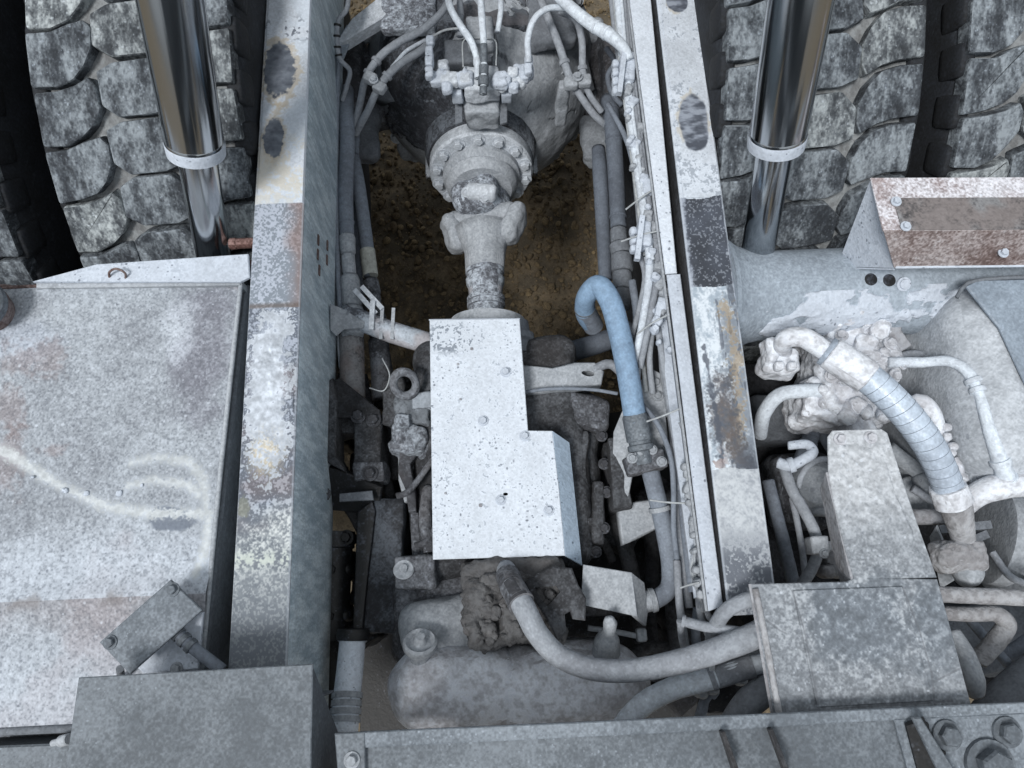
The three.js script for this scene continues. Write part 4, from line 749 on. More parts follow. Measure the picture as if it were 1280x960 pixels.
cond.forEach((c, i) => hoseThing(cl[i], c, [10, 8, 6, 9, 11][i], [m.hoseLight, m.hose, m.hose, m.hose, m.hoseGrey][i], { name: 'thin_hose', amp: .05, bands: [[.2, 1.3, .012], [.45, 1.3, .012], [.7, 1.3, .012]], group: undefined }));
{
  const t = thing('wiring_loom', 'frayed bundle of thin wires tied below the guard strip', 'wires');
  for (let i = 0; i < 5; i++) part(t, 'wire', wireGeo([[855 - i * 1.5, 528, 1.60], [858 + i * 1.5, 570, 1.60 + .01 * (i % 2)], [861 - i, 620, 1.60], [868 + i * 1.3, 665, 1.60], [869 - i * 1.5, 710, 1.58], [876 + i * 1.5, 765, 1.56]], 6), i % 2 ? m.wireLight : m.hose);
  for (const [x, y] of [[858, 582], [863, 628], [869, 668], [872, 712]]) part(t, 'wire_tie', lump(x, y, 1.62, 10, 9, .03, { r: .008, seg: 5, amp: .003 }), m.dust);
}
function bundle(name, label, cat, list) { const t = thing(name, label, cat); for (const [px, w, mt, amp = .05] of list) { const h = hose(px, w, { amp, freq: 36, nr: 10 }); part(t, 'cable', h.geo, mt); } return t; }
bundle('cable_bundle', 'dense bundle of dusty cables fanning out behind the blue hose', 'cables', [
  [[[800, 318, 1.58], [806, 345, 1.56], [798, 390, 1.52], [788, 430, 1.48], [786, 475, 1.44]], 7, m.hose], [[[806, 322, 1.57], [812, 350, 1.56], [806, 395, 1.53], [798, 440, 1.50], [796, 485, 1.46]], 9, m.hoseLight], [[[812, 326, 1.56], [820, 356, 1.55], [816, 405, 1.54], [812, 450, 1.52], [816, 492, 1.48]], 8, m.hose],
  [[[816, 335, 1.55], [828, 375, 1.55], [830, 420, 1.54], [836, 468, 1.52], [846, 520, 1.50]], 7, m.hose], [[[822, 340, 1.54], [834, 385, 1.54], [838, 430, 1.53], [848, 480, 1.52], [852, 540, 1.50], [858, 600, 1.5]], 9, m.hoseLight], [[[790, 350, 1.48], [796, 400, 1.46], [790, 450, 1.42], [794, 500, 1.40]], 10, m.hoseGrey],
  [[[808, 360, 1.50], [808, 410, 1.50], [804, 450, 1.48], [808, 490, 1.46]], 6, m.wireLight], [[[826, 420, 1.50], [830, 470, 1.48], [840, 530, 1.46], [846, 600, 1.45], [852, 690, 1.45], [862, 760, 1.45]], 10, m.hose]]);
bundle('cable_bundle', 'thin pale cables running up the right conduit past both clamp blocks', 'cables', [
  [[[766, -20, 1.58], [778, 100, 1.58], [793, 220, 1.58], [806, 320, 1.58]], 5, m.wireLight], [[[775, -20, 1.61], [786, 100, 1.61], [801, 220, 1.61], [816, 325, 1.61]], 5, m.hoseLight], [[[781, -20, 1.60], [792, 90, 1.60], [808, 220, 1.60], [824, 335, 1.60]], 5, m.hose], [[[760, 130, 1.50], [785, 180, 1.52], [800, 260, 1.52], [806, 330, 1.52]], 7, m.hoseGrey], [[[762, -20, 1.54], [772, 60, 1.54], [782, 120, 1.54], [792, 200, 1.54], [802, 300, 1.54]], 8, m.hose]]);
{
  const t = thing('cable_clips', 'row of dusty clips and mud lumps holding the right conduit cables', 'cable clips'), r = rng(19);
  for (let i = 0; i < 30; i++) { const y = 110 + i * 11 + r() * 8, x = 779 + (y - 100) * .128 + r() * 18, w = 6 + r() * 8; part(t, 'clip', lump(x, y, 1.615 + r() * .012, w, w * (.6 + r() * .8), .03, { r: .007, amp: .004, freq: 50, seg: 7, rot: r() * 60 }), r() < .6 ? m.pale : m.dust); }
  for (let i = 0; i < 14; i++) { const y = 560 + i * 14 + r() * 8, x = 856 + (y - 560) * .10 + r() * 10, w = 6 + r() * 6; part(t, 'clip', lump(x, y, 1.61 + r() * .01, w, w * (.8 + r() * .8), .03, { r: .007, amp: .004, freq: 50, seg: 7, rot: r() * 60 }), m.dust); }
}
bundle('cable_bundle', 'dusty cables hanging at the lower end of the guard strip', 'cables', [
  [[[862, 680, 1.54], [872, 730, 1.54], [876, 770, 1.52], [888, 800, 1.48]], 9, m.hose], [[[868, 690, 1.56], [880, 740, 1.56], [886, 770, 1.55], [905, 790, 1.52]], 8, m.hose], [[[846, 700, 1.48], [850, 760, 1.48], [856, 800, 1.46], [862, 840, 1.44]], 10, m.hose], [[[872, 760, 1.46], [870, 800, 1.44], [884, 850, 1.40]], 12, m.hoseGrey], [[[850, 776, 1.62], [853, 800, 1.58], [862, 830, 1.52]], 9, m.hose]]);
bundle('cable_bundle', 'thin cables lying against the left rail wall behind the hose pair', 'cables', [
  [[[424, 60, 1.42], [421, 140, 1.36], [420, 230, 1.34], [422, 330, 1.34], [426, 400, 1.34]], 6, m.hoseGrey], [[[447, 150, 1.20], [444, 220, 1.20], [446, 300, 1.20], [452, 380, 1.20]], 8, m.hoseGrey], [[[428, 300, 1.30], [426, 350, 1.30], [424, 400, 1.30], [428, 460, 1.30]], 9, m.dust]]);
bundle('hose_tangle', 'tangle of dark greasy hoses deep right of the shield', 'hoses', [
  [[[690, 660, 1.20], [715, 645, 1.24], [738, 655, 1.24], [745, 680, 1.20], [730, 700, 1.16]], 13, m.grime], [[[705, 690, 1.22], [725, 668, 1.26], [750, 672, 1.24], [765, 700, 1.18]], 12, m.grime], [[[760, 600, 1.20], [775, 660, 1.22], [790, 720, 1.20], [800, 800, 1.10]], 20, m.grime], [[[810, 640, 1.16], [815, 700, 1.16], [812, 770, 1.12], [820, 850, 1.10]], 18, m.grimeDark],
  [[[835, 720, 1.26], [840, 780, 1.24], [850, 840, 1.22]], 14, m.grime], [[[770, 830, 1.20], [810, 810, 1.22], [850, 812, 1.20]], 16, m.grime]]);
{
  const t = thing('greasy_castings', 'dark greasy castings deep between the steel pipe and right rail', 'castings');
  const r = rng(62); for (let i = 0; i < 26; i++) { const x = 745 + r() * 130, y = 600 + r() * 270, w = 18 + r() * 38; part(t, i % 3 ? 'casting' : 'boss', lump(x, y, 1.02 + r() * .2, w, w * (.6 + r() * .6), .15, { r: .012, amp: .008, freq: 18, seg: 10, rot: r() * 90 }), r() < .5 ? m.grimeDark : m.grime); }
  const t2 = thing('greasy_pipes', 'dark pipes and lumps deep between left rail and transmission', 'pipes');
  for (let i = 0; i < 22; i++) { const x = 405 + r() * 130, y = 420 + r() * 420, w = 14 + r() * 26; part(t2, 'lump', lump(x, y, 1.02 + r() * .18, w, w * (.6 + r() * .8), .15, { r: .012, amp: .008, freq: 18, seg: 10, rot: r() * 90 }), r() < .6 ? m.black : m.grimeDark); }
  for (const q of [[[480, 440, 1.22], [492, 520, 1.24], [496, 600, 1.2]], [[452, 470, 1.18], [490, 640, 1.2], [500, 760, 1.2]], [[400, 590, 1.28], [440, 640, 1.22], [470, 700, 1.2]]]) part(t2, 'pipe', hose(q, 15, { amp: .04 }).geo, m.grime);
}
const ZT = 'white cable ties at the right conduit';
[[[[782, 262], [800, 248], [818, 236]], 1.63, 'loose tie end above the upper clamp block'], [[[776, 302], [800, 294], [826, 288]], 1.63, 'tie across the hose pair fitting'], [[[796, 418], [815, 404], [836, 393]], 1.63, 'tie below the strip joint'], [[[808, 527], [828, 520], [852, 510]], 1.63, 'tie beside the blue hose ferrule'], [[[812, 625], [835, 628], [856, 629]], 1.60, 'pale tie round the grey steel pipe'], [[[850, 735], [862, 731], [874, 728]], 1.62, 'tie at the lower end of the strip']].forEach(([q, y, l]) => solo('cable_tie', 'thin pale cable ' + l, 'cable tie', wireGeo(q, 5, y), m.wireLight));
function clampBlock(label, x, y, h, w, hh, n) {
  const t = thing('hose_clamp_block', label, 'clamp');
  part(t, 'clamp_body', lump(x, y, h, w, hh, .05, { r: .008, amp: .005, freq: 30, seg: 10, rot: 8 }), m.pale);
  for (let i = 0; i < n; i++) part(t, 'clamp_nut', lump(x - w * .75, y - hh * .1 + i * 11, h - .005, 9, 9, .03, { r: .008, seg: 5, amp: .002, freq: 40 }), m.pale);
  part(t, 'clamp_strap', bar(P(x - w * .2, y - hh * .6, h + .01), P(x - w * .55, y + hh * 1.1, h), .014, .02), m.pale);
}
clampBlock('upper white clamp block on the right conduit under the bent hose end', 785, 80, 1.63, 20, 34, 4);
clampBlock('middle white clamp block where the strip pieces meet', 806, 290, 1.63, 18, 32, 3);
clampBlock('lower white clamp block on the thin hoses right of the blue hose', 828, 388, 1.60, 16, 16, 1);
hoseThing('black looped cable behind the upper clamp block', [[758, 60, 1.42], [768, 78, 1.42], [760, 95, 1.40], [766, 118, 1.38], [778, 132, 1.38]], 7, m.hoseDark, { name: 'control_cable', cat: 'cable' });

// ---------- hose pairs in the axle bay ----------
hoseThing('left vertical grey hose with a dark joint, nearest the rail', [[434, 112, 1.28], [433, 135, 1.32], [434, 180, 1.33], [432, 240, 1.33], [434, 300, 1.33]], [16, 19, 19, 19, 18], m.hoseGrey, { bands: [[.35, 1.08, .006], [.9, 1.1, .006]], nr: 20 });
hoseThing('left vertical grey hose further from the rail, cream lower end', [[441, 196, 1.22], [447, 225, 1.24], [455, 280, 1.24], [463, 345, 1.24]], 17, m.hoseGrey, { ends: [[.80, 1, 1.1]], endMat: m.cream });
hoseThing('right vertical dark hose of the pair, nearest the rail', [[760, 124, 1.34], [765, 150, 1.36], [770, 220, 1.36], [773, 285, 1.36]], [20, 21, 21, 20], m.hoseDark, { bands: [[.36, 1.08, .006], [.92, 1.1, .008], [.12, 1.06, .006]], nr: 20 });
hoseThing('right vertical dark hose of the pair, beside the earth gap', [[748, 186, 1.26], [750, 215, 1.28], [754, 290, 1.28], [757, 350, 1.28]], [17, 19, 18, 17], m.hoseDark, { nr: 20 });
function fittingStack(label, px, ws, mat, h) {
  const t = thing('pipe_fitting', label, 'fitting'), n = px.length - 1;
  for (let i = 0; i < n; i++) { const A = P(...px[i], h), B = P(...px[i + 1], h), r = K(...px[i], h) * ws[i] / 2; part(t, i % 2 ? 'collar' : 'union_nut', roughen(turned(A, B, [[0, r * .9], [.12, r], [.88, r], [1, r * .9]], i % 2 ? 24 : 10), .002, 40), mat); }
}
fittingStack('dusty union under the left rail hose', [[434, 294], [435, 318], [437, 345], [440, 384], [441, 420]], [20, 17, 24, 28], m.dust, 1.33);
fittingStack('rusty union under the cream hose end', [[463, 350], [467, 368], [470, 395], [474, 420], [476, 460]], [20, 17, 26, 24], m.grimeLight, 1.22);
fittingStack('large brown union under the right dark hose', [[773, 286], [774, 304], [777, 318], [778, 340], [779, 362], [776, 385]], [22, 26, 28, 25, 24], m.dustDark, 1.37);
{
  const t = thing('bracket_pipe', 'flaking brown cross pipe bracketed to the left rail wall', 'pipe');
  const h1 = hose([[430, 392, 1.34], [470, 408, 1.34], [505, 420, 1.33], [545, 432, 1.32]], 27, { amp: .04, freq: 18, nr: 20 }); part(t, 'cross_pipe', h1.geo, m.patchLight);
  const h2 = hose([[439, 400, 1.30], [440, 440, 1.30], [441, 500, 1.30]], 31, { amp: .03, freq: 18, nr: 20 }); part(t, 'down_pipe', h2.geo, m.patchBrown);
  const h3 = hose([[473, 425, 1.24], [476, 460, 1.24], [478, 500, 1.24]], 26, { amp: .04, freq: 18 }); part(t, 'down_pipe', h3.geo, m.grimeLight);
  part(t, 'bracket_plate', prism([P(413, 380, 1.42), P(426, 385, 1.40), P(457, 402, 1.38), P(455, 410, 1.38), P(430, 412, 1.38), P(420, 420, 1.38), P(413, 412, 1.40)], .010, .002), m.dust);
  for (const [a, b] of [[[443, 362], [470, 392]], [[452, 358], [478, 386]], [[466, 376], [464, 412]]]) part(t, 'strap', bar(P(...a, 1.39), P(...b, 1.375), .014, .006), m.dustLight);
  for (const x of [478, 492]) part(t, 'pipe_clip', bar(P(x, 385, 1.37), P(x - 2, 424, 1.36), .010, .006), m.dust);
  part(t, 'tie_wire', wireGeo([[462, 485, 1.36], [480, 488, 1.38], [487, 470, 1.38], [478, 448, 1.36]], 4), m.wireLight);
}
{
  const t = thing('engine_mount', 'dark brown bracket and rubber mount under the left rail', 'mount');
  part(t, 'side_plate', roughen(plate([[402, 480], [416, 472], [420, 500], [420, 570], [432, 590], [404, 575]], 1.38, .10, .004), .003, 20), m.grime);
  part(t, 'top_web', plate([[414, 478], [424, 472], [474, 512], [476, 520], [414, 522]], 1.37, .02, .003), m.grimeDark);
  part(t, 'mount_block', lump(459, 553, 1.36, 36, 70, .16, { r: .012, amp: .006, freq: 16, seg: 16 }), m.grime);
  part(t, 'mount_pad', lump(428, 528, 1.31, 40, 26, .1, { r: .01, amp: .008, freq: 16 }), m.grime);
  part(t, 'mount_foot', lump(461, 588, 1.365, 38, 24, .1, { r: .008, amp: .007, freq: 22 }), m.grimeLight);
  part(t, 'lower_web', prism([P(402, 582, 1.36), P(428, 588, 1.36), P(476, 612, 1.36), P(474, 640, 1.30), P(406, 640, 1.30)], .02, .003), m.black);
  part(t, 'lip_plate', plate([[424, 617], [465, 613], [467, 625], [424, 627]], 1.365, .012, .002), m.dustDark);
  for (const [x, y] of [[467, 525], [463, 592], [448, 520], [404, 618]]) boltPx(t, x, y, 1.365, 13, m.grimeLight);
  part(t, 'mud_lump', lump(490, 500, 1.36, 30, 60, .2, { r: .02, amp: .012, freq: 16 }), m.grime);
  part(t, 'arm_casting', roughen(plate([[497, 556], [520, 552], [528, 565], [515, 590], [521, 620], [505, 628], [498, 600]], 1.34, .08, .006), .004, 18), m.dust);
}
{
  const t = thing('black_drive_unit', 'clean black bolted cylinder unit deep beside the left rail', 'cylinder');
  part(t, 'tube', turned(P(420, 665, 1.24), P(412, 800, 1.24), [[0, .055], [.15, .055], [.16, .050], [1, .050]], 30), m.black);
  for (const [y, w] of [[672, 46], [712, 44], [770, 42]]) part(t, 'flange', lump(417, y, 1.27, w, 18, .10, { r: .02, amp: 0, seg: 8 }), m.black);
  for (const [x, y] of [[400, 672], [433, 672], [415, 712], [413, 770]]) boltPx(t, x, y, 1.275, 13, m.black);
  part(t, 'lower_tube', turned(P(414, 790, 1.18), P(418, 900, 1.18), [[0, .035], [1, .035]], 24), m.black);
}
{
  const t = thing('muddy_side_plate', 'tall dark dust spattered casting between black unit and transmission', 'casting');
  part(t, 'plate', lump(480, 705, 1.33, 46, 170, .3, { r: .012, amp: .008, freq: 12, seg: 20, rot: 3 }), m.spatter);
  part(t, 'rear_rib', roughen(plate([[446, 640], [466, 625], [470, 640], [460, 720], [452, 800], [440, 800]], 1.34, .18, .004), .002, 20), m.black);
  part(t, 'lower_block', lump(485, 770, 1.27, 36, 34, .12, { r: .012, amp: .006 }), m.black);
}
hoseThing('white sleeve pipe standing beside the steel box', [[441, 796, 1.38], [438, 830, 1.40], [434, 870, 1.42], [430, 916, 1.44]], [32, 33, 34, 35], m.white, { name: 'sleeve_pipe', cat: 'pipe', nr: 24, bands: [[.02, 1.16, .014]], ends: [[.60, .66, 1.14], [.68, .74, 1.12], [.76, .82, 1.13], [.84, .9, 1.1]], endMat: m.dust });
part(things[things.length - 1], 'clamp_ring', turned(P(441, 800, 1.38), P(442, 786, 1.38), [[0, .041], [.5, .044], [1, .040]], 30), m.black);

// ---------- brake valve and hoses above the axle ----------
{
  const t = thing('brake_valve', 'pale mud crusted brake valve block on the axle nose', 'valve');
  part(t, 'valve_body', lump(602, 96, 1.49, 44, 30, .07, { r: .008, amp: .006, freq: 26, seg: 14 }), m.dustLight);
  part(t, 'upper_block', lump(600, 36, 1.50, 34, 34, .07, { r: .006, amp: .005, freq: 30, seg: 12 }), m.dust);
  const r = rng(41);
  for (const [x0, x1] of [[543, 588], [616, 660]]) for (let i = 0; i < 13; i++) { const x = x0 + (x1 - x0) * r(), y = 84 + r() * 22 - (Math.abs(x - 602) > 45 ? 6 : 0), w = 9 + r() * 12; part(t, i % 3 ? 'port_fitting' : 'plug', lump(x, y, 1.50 + r() * .02, w, w * .9, .035, { r: .012, amp: .005, freq: 40, seg: 8 }), i % 4 ? m.pale : m.dustLight); }
  for (const [x, y] of [[536, 88], [536, 74], [536, 62], [537, 48], [660, 84], [661, 74]]) part(t, 'end_fitting', lump(x, y, 1.53, 10, 12, .03, { r: .006, amp: .003, freq: 40, seg: 6 }), m.pale);
  part(t, 'wire_frame', wireGeo([[579, 84], [579, 52], [582, 49], [617, 49], [620, 53], [620, 82]], 5, 1.51), m.wireLight);
  for (const x of [573, 629]) part(t, 'leg', plate([[x - 5, 112], [x + 5, 111], [x + 5, 152], [x - 4, 155]], 1.38, .012, .002), m.dustDark);
  part(t, 'foot_block', lump(602, 125, 1.40, 44, 30, .10, { r: .012, amp: .006, freq: 20 }), m.dust);
  for (const x of [571, 633]) part(t, 'leg_cap', lump(x, 111, 1.46, 14, 14, .05, { r: .005, amp: .003, seg: 6 }), m.pale);
  part(t, 'rear_pad', lump(585, 62, 1.44, 60, 30, .05, { r: .01, amp: .004 }), m.dustDark);
}
const hs = (l, px, w, mat = m.hoseLight, o = {}) => hoseThing(l, px, w, mat, { name: 'brake_hose', amp: .03, ...o });
hs('pale hose curving from the top edge to the valve centre', [[558, -14, 1.58], [564, 12, 1.58], [577, 34, 1.57], [590, 54, 1.56], [597, 78, 1.54], [598, 98, 1.53]], [9, 9, 9, 9, 8, 8], m.hoseLight, { ends: [[.80, 1, 1.25, [[0, .9], [.3, 1], [.4, .8], [.6, .8], [.7, 1], [1, 1]]]] });
hs('straight pale hose dropping from the top edge beside the valve centre', [[600, -14, 1.60], [603, 30, 1.59], [605, 62, 1.57], [604, 118, 1.53]], [9, 9, 8, 8], m.hoseLight, { ends: [[.55, .72, 1.1], [.74, .82, 1.5], [.84, .92, 1.7], [.93, 1, 1.2]], endMat: m.zinc });
hs('long upper hose sweeping left of the valve to the left clamp', [[566, -8, 1.50], [553, 14, 1.50], [530, 36, 1.48], [500, 52, 1.46], [476, 70, 1.44], [458, 96, 1.42], [451, 125, 1.36], [444, 158, 1.30]], [9, 9, 10, 10, 10, 9, 9, 9], m.hose, { bands: [[.60, 1.4, .012], [.68, 1.4, .012]] });
hs('lower hose sweeping left of the valve to the left clamp', [[545, 44, 1.46], [528, 62, 1.46], [503, 78, 1.45], [485, 94, 1.44], [472, 112, 1.42], [460, 138, 1.36], [444, 168, 1.28]], [9, 10, 10, 10, 9, 9, 9], m.hose, { bands: [[.47, 1.4, .012], [.56, 1.4, .012]] });
hs('thin hose lying between the two left sweeping hoses', [[532, 50, 1.455], [508, 64, 1.45], [497, 76, 1.44], [490, 84, 1.42]], 5);
hs('thin pale wire crossing from the left fitting to the upper valve block', [[540, 46, 1.50], [555, 38, 1.51], [575, 35, 1.51]], 3, m.wireLight, { amp: 0 });
hs('pale arched hose leaving the right end of the valve', [[661, 78, 1.53], [660, 48, 1.57], [668, 24, 1.60], [684, 11, 1.60], [708, 10, 1.58]], [8, 8, 8, 8, 8], m.hoseLight);
hs('thick white hose running from the top edge to the upper clamp block', [[682, -22, 1.60], [712, 8, 1.62], [740, 31, 1.63], [762, 44, 1.64], [779, 60, 1.64], [786, 76, 1.63]], [15, 15, 16, 17, 14, 14], m.hoseLight, { bands: [[.62, 1.1, .008], [.72, 1.1, .008]], name: 'hydraulic_hose' });
hs('left hose of the right pair falling to the right clamp', [[672, -10, 1.50], [686, 24, 1.50], [700, 60, 1.48], [712, 96, 1.46], [727, 122, 1.42], [745, 146, 1.38], [762, 160, 1.34]], [10, 10, 10, 10, 9, 9, 9], m.hose, { bands: [[.50, 1.4, .012], [.60, 1.4, .012]] });
hs('right hose of the right pair falling to the right clamp', [[700, 14, 1.52], [719, 24, 1.52], [727, 48, 1.50], [729, 92, 1.47], [736, 116, 1.43], [752, 140, 1.38]], [9, 9, 9, 9, 8, 8], m.hose, { bands: [[.58, 1.4, .012], [.66, 1.4, .012]] });
hs('bent cable tied with black bands down the left rail wall', [[436, -14, 1.52], [433, 12, 1.52], [423, 26, 1.52], [422, 60, 1.48], [425, 74, 1.46], [437, 88, 1.42], [434, 106, 1.38], [428, 126, 1.34]], 6, m.hose, { name: 'control_cable', cat: 'cable', endMat: m.black, bands: [[.36, 1.5, .006], [.44, 1.5, .006], [.52, 1.5, .006], [.58, 1.5, .006]] });
hs('short pale hose at the top edge right of the valve', [[625, -12, 1.54], [626, 12, 1.53], [622, 40, 1.51]], 7);
hs('short pale hose at the top edge left of the upper valve block', [[573, -12, 1.50], [576, 15, 1.50], [575, 46, 1.48]], 7, m.hose, { ends: [[.3, .6, 1.25], [.8, 1, 1.3]] });
{
  const t = thing('hose_clamp', 'dusty double hose clamp left of the axle bowl', 'clamp');
  for (const [x, y] of [[462, 94], [474, 106]]) part(t, 'clamp_half', lump(x, y, 1.45, 16, 12, .03, { r: .008, amp: .003, seg: 8, rot: 30 }), m.dust); boltPx(t, 467, 100, 1.455, 8, m.dustLight);
  const t2 = thing('hose_clamp', 'dusty double hose clamp right of the axle bowl', 'clamp');
  for (const [x, y] of [[714, 100], [731, 97]]) part(t2, 'clamp_half', lump(x, y, 1.48, 17, 13, .03, { r: .008, amp: .003, seg: 8 }), m.dust); boltPx(t2, 722, 96, 1.485, 9, m.dust); part(t2, 'clamp_post', lump(705, 104, 1.44, 16, 14, .2, { r: .01, amp: .005 }), m.dust);
}

// ---------- right engine side ----------
{
  const t = thing('guard_plate', 'large grey dusty guard plate with an upright arm right of the rail', 'guard plate'), y = 1.80;
  const a1 = spotAt(1075, 775, y, 75, 55), a2 = spotAt(1170, 790, y, 40, 50), pn = PL([[990, 738, y], [1005, 790, y], [1022, 882, y]]), pn2 = PL([[1128, 733, y], [1150, 790, y], [1165, 842, y], [1168, 880, y]]), pn3 = PL([[1040, 886, y], [1168, 878, y], [1190, 876, y]]), cr = PL([[958, 775, y], [975, 788, y], [983, 792, y]]), pn4 = PL([[1168, 852, y], [1203, 834, y]]);
  const zA = P(1080, 640, y).z, zB = P(1080, 735, y).z, xp = P(1000, 800, y).x;
  const pt = painted(.52, -.42, 1.12, .32, 820, 1000, (x, z) => {
    const A = S(FA, x, z), B = S(FB, x, z), C = S(FC, x, z), Dd = S(FD, x, z), k = ((Math.round(z * 1000) & 1023) << 10) | (Math.round(x * 1000) & 1023);
    let q = mix([.43, .45, .475], [.55, .57, .595], sst(.2, .8, A * .35 + B * .2 + C * .2 + Dd * .25)); const up = sst(zB - .02, zA - .10, z + .05 * (B - .5)); q = mix(q, mul([.70, .715, .735], .97 + .12 * (C - .5)), up);
    q = mix(q, mul([.41, .44, .475], .95 + .2 * (C - .5)), .75 * sst(1.3, .5, Math.min(inSpot(a1, x, z), inSpot(a2, x, z)) + .7 * (B - .5) + .5 * (C - .5)) * (1 - up));
    q = mix(q, [.66, .68, .70], .4 * sst(.45, .85, B * .25 + C * .4 + Dd * .35) * sst(2.0, 1.0, inSpot(a1, x, z)) * (1 - up)); q = mul(q, .98 + .12 * (Dd - .5) + .08 * (C - .5)); q = mix(q, WHT, .5 * SPL[k]); q = mix(q, DG, .3 * SPS[k]);
    let h = .45 + .4 * (C - .5) + .3 * (Dd - .5) + .3 * (B - .5) * sst(.5, .2, 1 - up); const e = Math.min(segD(x, z, pn), segD(x, z, pn2), segD(x, z, pn3), segD(x, z, pn4), segD(x, z, cr)) + .0015 * (B - .5); q = mix(q, [.32, .33, .35], .4 * sst(.003, .001, e)); h -= .3 * sst(.004, .001, e); return [...q, h];
  }, .002);
  const low = [[939, 730], [1060, 727], [1068, 722], [1172, 724], [1190, 790], [1214, 880], [1214, 892], [969, 900]];
  const arm = [[1035, 546], [1041, 538], [1102, 536], [1110, 541], [1132, 610], [1150, 660], [1172, 722], [1068, 724], [1058, 690], [1043, 630], [1036, 590]];
  const bp = part(t, 'base_plate', pt.uv(prism(PL(low.map((q) => [...q, y])), .008, .002)), pt.mat);
  const tl = (q) => P(q[0], q[1], y + .001 + (q[1] < 730 ? -.0002 * (730 - q[1]) * 0 : 0));
  part(t, 'arm', pt.uv(roughen((() => { const q = plate(arm, y + .0015, .009, .003); return q; })(), .001, 40)), pt.mat);
  part(bp, 'cover_sheet', pt.uv(prism(PL([[992, 738, y + .004], [1128, 733, y + .004], [1167, 876, y + .004], [1022, 884, y + .004]]), .004, .0015)), pt.mat);
  part(t, 'side_flange', prism([P(938.5, 730, y - .001), P(968.5, 899, y - .001), P(972, 899, y - .055), P(944, 733, y - .055)], .006, .001), m.crustMid);
  part(t, 'edge_bead', sweep(spline(PL([[944, 736, y + .002], [957, 800, y + .002], [975, 898, y + .002]])), () => .007, 30, 8), m.crust);
  part(t, 'arm_flange', prism([P(1036.5, 590, y - .002), P(1058, 690, y - .002), P(1066, 727, y - .002), P(1058, 728, y - .08), P(1038, 680, y - .085), P(1030, 610, y - .07)], .006, .001), m.crustMid);
  part(t, 'mud_layer', pt.uv(sheet(y + .004, 0, 0, 1, 1, 60, 100, (u, v) => { const py = 548 + v * 172, px = 1042 + Math.max(0, (py - 590)) * .24 + u * (66 + (py - 548) * .16), c = P(px, py, y + .004), e = Math.min(u, 1 - u, v, 1 - v); return [c.x, .009 * n3(c.x * 28, 1, c.z * 28, 4) + .004 * n3(c.x * 90, 7, c.z * 90, 2) + .001 - .006 * sst(.10, 0, e), c.z]; })), pt.mat, 'thick dust layer on the arm');
  for (const [x, yy] of [[1050, 549], [1088, 547]]) boltPx(t, x, yy, y + .003, 11, m.crustWhite);
}
{
  const t = thing('steering_valve', 'white mud crusted valve block below the cross tube on the right', 'valve');
  part(t, 'valve_body', lump(1078, 455, 1.58, 96, 126, .22, { r: .025, amp: .018, freq: 16, seg: 40, rot: 8, oct: 4 }), m.crustWhite);
  part(t, 'lower_body', lump(1050, 500, 1.56, 84, 54, .18, { r: .025, amp: .016, freq: 18, seg: 30, rot: 10, oct: 4 }), m.crustWhite);
  part(t, 'foot', lump(1082, 535, 1.58, 30, 60, .12, { r: .012, amp: .006, freq: 20 }), m.crustWhite);
  const r = rng(77);
  for (let i = 0; i < 26; i++) { const x = 1030 + r() * 92, y = 392 + r() * 118, w = 10 + r() * 20; part(t, i % 2 ? 'fitting' : 'mud_lump', lump(x, y, 1.585 + r() * .03, w, w * (.6 + r() * .5), .05, { r: .016, amp: .007, freq: 34, seg: 10, rot: r() * 90 }), m.crustWhite); }
  for (const [x, y, w] of [[1060, 400, 12], [1052, 420, 11], [1112, 430, 12], [1118, 470, 12], [1100, 490, 11], [1040, 470, 12], [1128, 455, 10]]) boltPx(t, x, y, 1.605, w, m.crustWhite, V((x - 1085) / 90, 1, (y - 450) / 120));
  part(t, 'bleed_cap', lump(1078, 383, 1.64, 13, 19, .05, { r: .016, amp: .003, seg: 10, rot: 10 }), m.crustWhite);
  part(t, 'bracket', prism([P(1090, 376, 1.60), P(1140, 373, 1.60), P(1136, 398, 1.60), P(1127, 412, 1.58), P(1138, 432, 1.56), P(1116, 446, 1.56), P(1098, 420, 1.58)], .012, .003), m.crustMid);
  boltPx(t, 1105, 386, 1.602, 10, m.crustMid); boltPx(t, 1131, 386, 1.602, 11, m.crustMid);
  const A = P(1066, 506, 1.56), B = P(1058, 524, 1.58), k = K(1062, 515, 1.57);
  part(t, 'hex_plug', roughen(turned(A, B, [[0, 12 * k], [.1, 13 * k], [.9, 13 * k], [1, 11 * k]], 7), .001, 40), m.crustWhite);
  for (const [x, y] of [[1083, 515], [1103, 518]]) part(t, 'bolt', roughen(turned(P(x, y - 4, 1.58), P(x, y + 5, 1.615), [[0, 7 * k], [.5, 7.5 * k], [1, 6 * k]], 10), .0015, 50), m.crustWhite);
}
